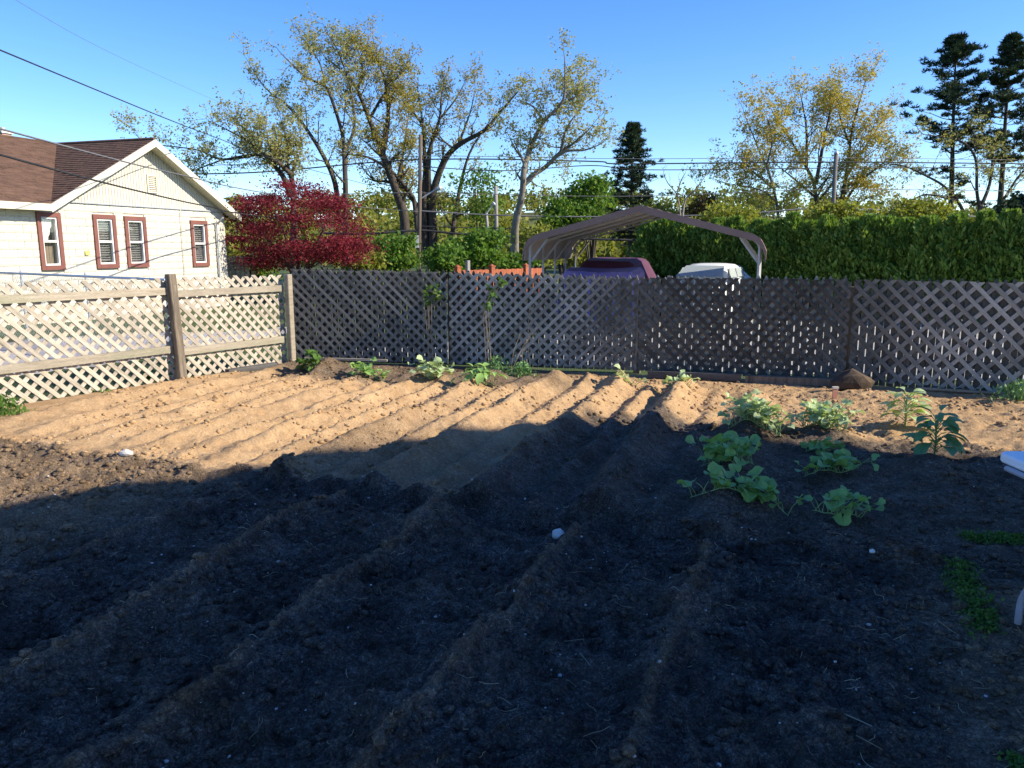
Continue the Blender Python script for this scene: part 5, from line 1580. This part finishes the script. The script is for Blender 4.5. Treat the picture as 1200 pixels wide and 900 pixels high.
p1, tp1, _ = pole(490, 158, 48, 0.135, M['pole_wood'], 'brown wooden utility pole with a street lamp arm among the trees', 3)
lamp(p1, None, 493, 233, 518, 220, 48)
mb = MB(); a_ = at(489, 283, 48) - Vector(p1.location); mb.box(a_ + Vector((0, -0.19, 0)), (0.26, 0.04, 0.75)); mb.build('pole_sign', M['stone_pale'], p1)
mb = MB(); a_ = at(492, 192, 48) - Vector(p1.location); mb.box(a_ + Vector((0.03, -0.2, 0)), (0.12, 0.1, 1.9)); mb.build('conduit', M['cable_grey'], p1)
p2, tp2, _ = pole(583, 218, 52, 0.14, M['pole_grey'], 'pale grey utility pole right of the leaning lamp pole', -2)
p3, tp3, _ = pole(577, 250, 51, 0.11, M['pole_grey'], 'short pale leaning pole with a lamp head between the trees', -7, 'lamp_post')
lamp(p3, None, 569, 252, 580, 238, 51)
p4, tp4, _ = pole(972, 178, 50, 0.15, M['pole_brown'], 'bare grey utility pole rising above the hedge on the right', 8)
mb = MB(); a_ = at(980, 180, 50) - Vector(p4.location); mb.tube([a_, a_ + Z * 0.12], [0.17, 0.1], 8); mb.build('cap', M['galv'], p4)

def wire(pts, rad_, mat, label):
    """pts: (px, py, Y); smooth hanging cable"""
    P = [at(*p) for p in pts]; out = []
    for i in range(len(P) - 1):
        p0, p1_, p2_, p3_ = P[max(i - 1, 0)], P[i], P[i + 1], P[min(i + 2, len(P) - 1)]
        for k in range(10):
            t_ = k / 10
            out.append(0.5 * ((2 * p1_) + (p2_ - p0) * t_ + (2 * p0 - 5 * p1_ + 4 * p2_ - p3_) * t_ * t_ + (3 * p1_ - p0 - 3 * p2_ + p3_) * t_ ** 3))
    out.append(P[-1])
    o_ = out[0]
    mb = MB(); mb.tube([q_ - o_ for q_ in out], rad_, 5)
    o = mb.build('overhead_wire', mat); o.location = o_
    return tag(o, label, 'wire')
wire([(160, 196, 47), (300, 192, 48), (491, 183, 48), (735, 186, 49), (978, 185, 50), (1300, 189, 52)], 0.018, M['cable_grey'], 'topmost thin grey wire strung level between the utility poles')
wire([(160, 204, 47), (300, 202, 48), (491, 187, 48), (692, 189, 49), (735, 192, 49), (978, 190, 50), (1300, 193, 52)], 0.04, M['cable'], 'thick dark wire just below the topmost wire')
wire([(491, 195, 48), (590, 200, 48.5), (692, 194, 49), (760, 199, 49), (978, 197, 50), (1300, 196, 52)], 0.028, M['cable'], 'dark wire third from the top between the poles')
wire([(300, 230, 47), (491, 226, 48), (735, 230, 49), (978, 222, 50), (1300, 226, 52)], 0.02, M['cable_grey'], 'thin grey wire passing behind the pine above the carport')
wire([(491, 247, 48), (580, 252, 48.5), (700, 254, 49), (860, 251, 49.5), (975, 243, 50), (1080, 250, 51), (1300, 263, 52)], 0.045, M['cable_grey'], 'thick grey cable sagging from the bare right pole past the carport ridge')
wire([(380, 273, 46), (430, 274, 47), (491, 270, 48), (540, 274, 48.3), (630, 278, 49), (760, 282, 49.5)], 0.075, M['cable'], 'thick black telephone cable low behind the carport left eave')
wire([(491, 265, 48), (600, 268, 49), (760, 270, 50)], 0.03, M['cable'], 'thin black wire just above the thick telephone cable')
wire([(15, -2, 13), (110, 52, 17), (210, 99, 24), (302, 138, 33), (400, 172, 42), (491, 196, 48)], 0.004, M['cable_grey'], 'faint thin wire crossing the sky at the upper left')
wire([(-40, 42, 11), (100, 100, 15), (195, 139, 20), (250, 160, 25), (340, 192, 34), (491, 232, 48)], 0.0125, M['cable'], 'dark wire crossing the blue sky above the house roof')
wire([(-40, 140, 11), (68, 169, 13.2), (160, 193, 16.5), (217, 206, 19.5), (293, 223, 25), (407, 241, 37), (491, 248, 48)], 0.016, M['cable_grey'], 'upper grey service wire crossing in front of the house gable')
wire([(-40, 170, 11), (110, 211, 14.5), (210, 235, 19), (250, 243, 22), (287, 251, 25), (411, 267, 38), (491, 272, 48)], 0.018, M['cable'], 'lower dark service wire crossing in front of the house gable')

#==PART4==
# ------------------------------------------------------------------ garden plants
def round_leaf(seed, lobes=5, rough=0.1):
    r = random.Random(seed); n = 14; vs = [(0, 0.5, -0.06)]
    for k in range(n):
        a = -math.pi / 2 + 2 * math.pi * (k + 0.5) / n
        rr_ = 0.5 * (1 + rough * math.sin(lobes * (a + math.pi / 2)) + r.uniform(-0.05, 0.05))
        if k in (0, n - 1): rr_ *= 0.72
        vs.append((rr_ * math.cos(a), 0.5 + rr_ * math.sin(a), 0.15 * math.sin(2.3 * a + seed) + r.uniform(-0.03, 0.03)))
    fs = [(0, 1 + k, 1 + (k + 1) % n) for k in range(n)]
    fs.remove((0, n, 1))
    mb = MB(); mb.add(vs, fs)
    me = bpy.data.meshes.new('leaf'); me.from_pydata(vs, [], fs); me.update()
    me.polygons.foreach_set('use_smooth', np.ones(len(me.polygons), bool))
    return me
def long_leaf(seed, wid_=0.62):
    r = random.Random(seed); vs = []; fs = []; n = 7
    prof = [0.06, 0.62, 0.95, 0.9, 0.98, 0.62, 0.04]
    for i in range(n):
        t_ = i / (n - 1); w_ = prof[i] * wid_ / 2; zz = -0.28 * t_ * t_ + 0.06 * math.sin(t_ * 3)
        vs += [(-w_ * r.uniform(0.9, 1.1), t_, zz + 0.09 * prof[i]), (0, t_, zz), (w_ * r.uniform(0.9, 1.1), t_, zz + 0.09 * prof[i])]
    for i in range(n - 1):
        for k in (0, 1):
            fs.append((i * 3 + k, i * 3 + k + 1, (i + 1) * 3 + k + 1, (i + 1) * 3 + k))
    me = bpy.data.meshes.new('leaf'); me.from_pydata(vs, [], fs); me.update()
    me.polygons.foreach_set('use_smooth', np.ones(len(me.polygons), bool))
    return me
leaf_sets = {}
def leafset(kind, mat):
    if (kind, mat) not in leaf_sets:
        ms = [round_leaf(s, 5, 0.09) for s in range(5)] if kind == 'round' else [long_leaf(s) for s in range(5)]
        for m_ in ms: m_.materials.append(L[mat])
        leaf_sets[(kind, mat)] = ms
    return leaf_sets[(kind, mat)]

def add_leaf(parent, me, pos, size, azim, tilt, roll):
    o = link('leaf', me, parent)
    o.location = pos
    o.rotation_euler = (Matrix.Rotation(azim, 4, 'Z') @ Matrix.Rotation(tilt, 4, 'X') @ Matrix.Rotation(roll, 4, 'Y')).to_euler()
    o.scale = (size,) * 3
    return o

def vine_plant(px_, py_, label, vines, ls, mat, seed, lift=(0.04, 0.14), name='squash_plant', kind='round', cat='plant', tilt=(-0.75, 0.7)):
    """vines: (bearing in degrees from +X, length, leaf count)"""
    r = random.Random(seed); p = gs(px_, py_); b = Vector((p.x, p.y, p.z))
    t_ = thing(name, b, label, cat); st = MB(); ms = leafset(kind, mat)
    for ang, ln, n_ in vines:
        a = rad(ang); pts = []
        for k in range(7):
            f = k / 6; aa = a + 0.35 * math.sin(f * 3 + seed)
            x_, y_ = b.x + ln * f * math.cos(aa), b.y + ln * f * math.sin(aa)
            pts.append(Vector((x_ - b.x, y_ - b.y, sz(x_, y_) - b.z + 0.01 + 0.012 * math.sin(f * math.pi))))
        st.tube(pts, [0.0045 - 0.0004 * k for k in range(7)], 5, False)
        n_ = int(n_ * 1.4)
        for k in range(n_):
            f = (k + r.random()) / n_ * 6; i = min(5, int(f)); q_ = pts[i].lerp(pts[i + 1], f - i)
            az = r.random() * 6.283; s_ = r.uniform(*ls) * (1.1 - 0.5 * f / 6 * r.random())
            hh = r.uniform(*lift)
            e = q_ + Vector((math.cos(az) * r.uniform(0.02, 0.09), math.sin(az) * r.uniform(0.02, 0.09), hh))
            wz = sz(b.x + e.x, b.y + e.y) - b.z
            e.z = min(max(e.z * 0.75, wz + 0.03), wz + lift[1] * 1.1)
            st.tube([q_, q_.lerp(e, 0.5) + Z * 0.012, e], [0.003, 0.0026, 0.002], 4, False)
            add_leaf(t_, r.choice(ms), e, s_ * 1.12, az - math.pi / 2, r.uniform(*tilt), r.uniform(-0.4, 0.4))
    st.build('stem', M['stem'], t_, True)
    return t_

vine_plant(873, 582, 'sprawling squash vine spread wide to both sides, in shade below the paler plants', [(174, 0.34, 8), (10, 0.1, 8), (-16, 0.27, 9), (80, 0.12, 8)], (0.055, 0.105), 'squash', 1, (0.05, 0.13))
vine_plant(982, 607, 'small squash plant nearest the camera in the right row', [(165, 0.15, 6), (25, 0.15, 9), (80, 0.1, 7)], (0.05, 0.09), 'squash', 2, (0.05, 0.15))
vine_plant(853, 541, 'bushy squash plant at the shadow edge left of the long vine', [(150, 0.2, 11), (30, 0.24, 10), (95, 0.2, 10), (-60, 0.16, 8)], (0.06, 0.115), 'squash', 3, (0.06, 0.2))
vine_plant(962, 533, 'small squash plant in shade just below the sunlit pale squash', [(150, 0.12, 8), (20, 0.16, 8)], (0.05, 0.085), 'squash', 4, (0.04, 0.13))
vine_plant(980, 555, 'squash plant in the right row between the two shaded ones', [(165, 0.24, 10), (5, 0.22, 10), (80, 0.1, 6)], (0.055, 0.095), 'squash', 5, (0.05, 0.14))
vine_plant(886, 498, 'large sunlit pale squash on its mound, left of the pair', [(165, 0.24, 22), (100, 0.26, 26), (20, 0.16, 16), (-45, 0.22, 18)], (0.045, 0.085), 'squash_pale', 6, (0.08, 0.26))
vine_plant(968, 504, 'large sunlit pale squash on its mound, right of the pair', [(150, 0.22, 20), (95, 0.28, 28), (10, 0.18, 18), (-50, 0.14, 14)], (0.045, 0.085), 'squash_pale', 7, (0.08, 0.26))
vine_plant(362, 435, 'green leafy seedling in the corner by the left fence post', [(150, 0.1, 8), (20, 0.14, 9), (90, 0.08, 8)], (0.07, 0.12), 'weed', 8, (0.06, 0.24), 'leafy_plant')
vine_plant(428, 438, 'low spreading seedling second from the corner along the back fence', [(170, 0.22, 10), (0, 0.24, 12), (90, 0.1, 6)], (0.06, 0.11), 'squash', 9, (0.05, 0.16), 'leafy_plant')
vine_plant(503, 446, 'upright seedling third from the corner along the back fence', [(150, 0.12, 9), (20, 0.16, 10), (90, 0.12, 9)], (0.06, 0.12), 'squash_pale', 10, (0.08, 0.24), 'leafy_plant')
vine_plant(562, 449, 'bushy seedling fourth from the corner along the back fence', [(165, 0.2, 10), (10, 0.22, 10), (90, 0.14, 9)], (0.07, 0.13), 'squash', 11, (0.06, 0.22), 'leafy_plant', 'long')
vine_plant(738, 450, 'tiny pale seedling on a soil mound, left of two by the back fence', [(170, 0.1, 5), (0, 0.1, 5)], (0.05, 0.085), 'squash_pale', 12, (0.03, 0.09), 'leafy_plant')
vine_plant(796, 454, 'small pale seedling on a soil mound, right of two by the back fence', [(170, 0.12, 7), (10, 0.14, 8), (90, 0.06, 5)], (0.05, 0.09), 'squash_pale', 13, (0.04, 0.13), 'leafy_plant')

def upright_plant(px_, py_, label, h, n_, ls, mat, seed, stem_mat='stem', reach=0.1):
    r = random.Random(seed); p = gs(px_, py_); b = Vector((p.x, p.y, p.z))
    t_ = thing('eggplant_plant', b, label, 'plant'); st = MB(); ms = leafset('long', mat)
    st.tube([(0, 0, -0.02), (0.006, 0, h * 0.4), (-0.004, 0.004, h * 0.85)], [0.009, 0.007, 0.004], 6)
    for k in range(n_):
        f = 0.18 + 0.8 * (k + 0.5 * r.random()) / n_; az = k * 2.4 + r.uniform(-0.4, 0.4)
        q_ = Vector((0, 0, h * f * 0.85)); rr_ = reach * (1.15 - 0.7 * f) * r.uniform(0.6, 1.1)
        e = q_ + Vector((math.cos(az) * rr_, math.sin(az) * rr_, 0.03 + 0.05 * f))
        st.tube([q_, q_.lerp(e, 0.5) + Z * 0.01, e], [0.004, 0.0035, 0.003], 4, False)
        add_leaf(t_, r.choice(ms), e, r.uniform(*ls) * (1.1 - 0.45 * f), az - math.pi / 2, r.uniform(-0.45, 0.5) + 0.5 * max(0, f - 0.7), r.uniform(-0.35, 0.35))
    st.build('stem', M[stem_mat], t_, True)
upright_plant(1094, 538, 'tall dark green eggplant with a pale stem at the shadow edge on the right', 0.36, 30, (0.15, 0.21), 'egg', 14)
upright_plant(1060, 500, 'sunlit silvery eggplant between the boulder and the darker eggplant', 0.32, 28, (0.14, 0.19), 'squash_pale', 15)

# weeds and vines
def weed(px_, py_, label, n_, h, w, mat, seed, aspect=0.35, zoff=0.0, Yc=None, name='weed', cat='weed'):
    nr_ = np.random.RandomState(seed); p = gnd(px_, py_); b = Vector((p.x, p.y, 0.0))
    b.z = sz(p.x, p.y) if float(inside(np.array([p.x]), np.array([p.y]))[0]) > 0 else gz(p.x, p.y)
    t_ = thing(name, b, label, cat)
    C = nr_.normal(size=(n_, 3)) * np.array([w * 0.5, w * 0.35, 0]); C[:, 2] = h * nr_.rand(n_) ** 0.9 * np.exp(-(C[:, 0] / w) ** 2)
    dirs = nr_.normal(size=(n_, 3)) * 0.6; dirs[:, 2] += 0.9
    V, F = leaf_quads(C, 0.03 + 0.05 * nr_.rand(n_), nr_, aspect, 0.3, dirs)
    link('leaves', arr_mesh('leaves', V, F, L[mat]), t_)
    mb = MB()
    for k in range(12):
        mb.tube([(0, 0, -0.01), tuple(C[k] * np.array([0.5, 0.5, 0.5])), tuple(C[k])], [0.003, 0.0025, 0.002], 3, False)
    mb.build('stems', M['stem'], t_)
weed(2, 486, 'bright green weed clump at the foot of the tan fence on the left edge', 500, 0.2, 0.22, 'weed', 31)
weed(172, 446, 'tiny green weed under the tan fence left of the dark post', 90, 0.09, 0.08, 'weed', 32)
weed(112, 459, 'thin grass tuft at the foot of the tan fence', 70, 0.06, 0.14, 'weed', 36)
weed(1196, 470, 'dark green weed clump against the back fence on the right edge', 500, 0.24, 0.26, 'egg', 33)
weed(583, 436, 'dark green weeds growing at the back fence behind the bushy seedling', 230, 0.24, 0.22, 'egg', 34)
weed(612, 440, 'dark weeds at the foot of the back fence beside dry stalks', 240, 0.2, 0.16, 'egg', 35)

def fence_vine(cs, Y, label, mat, seed):
    """cs: (px, py, spread px) clumps on the fence face; stems up from the ground"""
    nr_ = np.random.RandomState(seed); P = [at(a, b, Y) for a, b, c in cs]
    base = Vector((P[-1].x, Y, 0.0)); t_ = thing('climbing_vine', base, label, 'vine'); C = []
    for (a, b, c), p in zip(cs, P):
        w = c * Y / 900; n_ = int(20 * c / 10)
        C.append(np.array(p - base) + nr_.normal(size=(n_, 3)) * np.array([w * 0.32, 0.03, w * 0.32]))
    C = np.concatenate(C); V, F = leaf_quads(C, 0.04 + 0.05 * nr_.rand(len(C)), nr_, 0.7, 0.2)
    link('leaves', arr_mesh('leaves', V, F, L[mat]), t_)
    mb = MB()
    for k in range(4):
        pts = [Vector((0.03 * k, 0, -0.02))] + [p - base + Vector((nr_.normal() * 0.03, 0.0, 0)) for p in reversed(P)]
        mb.tube(pts, 0.004, 4, False)
    mb.build('stem', M['straw'], t_, True)
fence_vine([(505, 340, 14), (512, 346, 12), (500, 354, 9)], 10.68, 'green vine on the back fence at the joint of the first two panels', 'weed', 41)
fence_vine([(588, 330, 9), (577, 344, 14), (570, 358, 9)], 10.22, 'green vine climbing the second panel of the back fence', 'weed', 42)
# dry stalks leaning on the fence
r = random.Random(77); b = gnd(618, 438)
ds = thing('dry_stalks', (b.x, b.y + 0.1, 0), 'thin leafless vine stalks hanging on the second panel of the back fence', 'dry stalks')
for k in range(7):
    mb = MB(); x0_ = r.uniform(-0.25, 0.12); x1_ = r.uniform(-0.2, 0.25); h_ = r.uniform(0.35, 0.95)
    mb.tube([(x0_, 0, 0), (x0_ * 0.6 + x1_ * 0.4 + r.uniform(-0.05, 0.05), 0.05, h_ * 0.4), (x1_ + r.uniform(-0.04, 0.04), 0.1, h_ * 0.75), (x1_, 0.08, h_)], [0.005, 0.004, 0.003, 0.002], 4, False); mb.build('stalk', M['straw'], ds)

# creeping ground cover on the trodden soil
def creeper(name, pts, w, n_, seed, label):
    nr_ = np.random.RandomState(seed); P = [gnd(*p) for p in pts]
    f = nr_.rand(n_) * (len(P) - 1); i = np.minimum(f.astype(int), len(P) - 2); g_ = (f - i)[:, None]
    A_ = np.array([[p.x, p.y] for p in P]); xy = A_[i] * (1 - g_) + A_[i + 1] * g_ + nr_.normal(size=(n_, 2)) * w
    h, _ = soil(xy[:, 0], xy[:, 1])
    C = np.stack([xy[:, 0], xy[:, 1], h + 0.006 + 0.018 * nr_.rand(n_)], -1)
    V, F = leaf_quads(C, 0.012 + 0.016 * nr_.rand(n_), nr_, 0.6, 2.0)
    tag(link(name, arr_mesh(name, V, F, L['weed'])), label, 'ground cover', kind='stuff')
creeper('creeping_weeds', [(1122, 664), (1132, 690), (1142, 712), (1152, 742)], 0.035, 1700, 51, 'narrow strip of tiny green creeping weeds left of the table leg')
creeper('creeping_weeds', [(1135, 630), (1165, 630), (1205, 634)], 0.04, 1100, 52, 'patch of tiny green creeping weeds under the table edge')
creeper('creeping_weeds', [(1192, 888), (1202, 896)], 0.02, 200, 53, 'tiny green weed patch in the bottom right corner')

# twig
p = gnd(1000, 838); tw = MB(); h0 = sz(p.x, p.y)
q0, q1, q2 = gnd(972, 828), gnd(990, 842), gnd(1022, 852)
tw.tube([Vector((q.x - p.x, q.y - p.y, sz(q.x, q.y) - h0 + 0.01)) for q in (q0, q1, q2)], [0.003, 0.0028, 0.002], 5)
o = tw.build('twig', M['straw']); o.location = (p.x, p.y, h0); tag(o, 'bent pale dry twig on the dark soil at the lower right', 'twig')

# ------------------------------------------------------------------ folding table
TX0, TX1, TY0, TY1, TZ = 2.205, 4.02, 2.63, 3.39, 0.74
tb = thing('folding_table', ((TX0 + TX1) / 2, (TY0 + TY1) / 2, 0), 'white plastic folding table with grey tube legs at the right edge', 'table')
def rrect(w, h, rr_, n=6):
    out = []
    for cx_, cy_, a0 in ((w - rr_, h - rr_, 0), (-w + rr_, h - rr_, 90), (-w + rr_, -h + rr_, 180), (w - rr_, -h + rr_, 270)):
        for k in range(n + 1):
            a = rad(a0 + 90 * k / n); out.append((cx_ + rr_ * math.cos(a), cy_ + rr_ * math.sin(a)))
    return out
hw_, hh_ = (TX1 - TX0) / 2, (TY1 - TY0) / 2
mb = MB(); rings = [(0.012, TZ), (0.003, TZ - 0.004), (0.0, TZ - 0.012), (0.0, TZ - 0.036), (0.006, TZ - 0.044)]
outl = [rrect(hw_ - i_, hh_ - i_, 0.05 - i_) for i_, _ in rings]; n_ = len(outl[0])
vs = [Vector((a, b, z_)) for (i_, z_), ol in zip(rings, outl) for a, b in ol]
fs = [tuple(range(n_))] + [tuple(reversed(range((len(rings) - 1) * n_, len(rings) * n_)))]
fs += [(k * n_ + i, k * n_ + (i + 1) % n_, (k + 1) * n_ + (i + 1) % n_, (k + 1) * n_ + i) for k in range(len(rings) - 1) for i in range(n_)]
mb.add(vs, fs); mb.build('tabletop', M['table_white'], tb)
for sx in (-1, 1):
    xl = sx * (hw_ - 0.1) if sx > 0 else 2.195 - (TX0 + TX1) / 2
    for sy in (-1, 1):
        f0 = (3.1 - (TY0 + TY1) / 2) * sy if sy > 0 else -0.2
        zg = sz((TX0 + TX1) / 2 + xl, (TY0 + TY1) / 2 + f0)
        mb = MB(); mb.tube([(xl, f0, zg - 0.01), (xl, f0, zg + 0.1), (xl, f0 * 0.94, zg + 0.145), (xl, f0 * 0.75, zg + 0.185), (xl, f0 * 0.45, zg + 0.22), (xl, f0 * 0.32, zg + 0.28), (xl, f0 * 0.32, 0.55), (xl, f0 * 0.8, TZ - 0.045)], 0.0145, 10)
        lg = mb.build('leg', M['table_leg'], tb, True)
        mb = MB(); mb.tube([(xl, f0, zg - 0.012), (xl, f0, zg + 0.03)], 0.0175, 10); mb.build('foot_cap', M['rubber'], lg)
    mb = MB(); mb.tube([(xl, -0.28, TZ - 0.055), (xl, 0.28, TZ - 0.055)], 0.013, 8); mb.build('crossbar', M['table_leg'], tb)
    mb = MB(); mb.tube([(xl, 0, 0.45), (xl * 0.35, 0, TZ - 0.055)], 0.009, 6); mb.build('brace', M['table_leg'], tb)
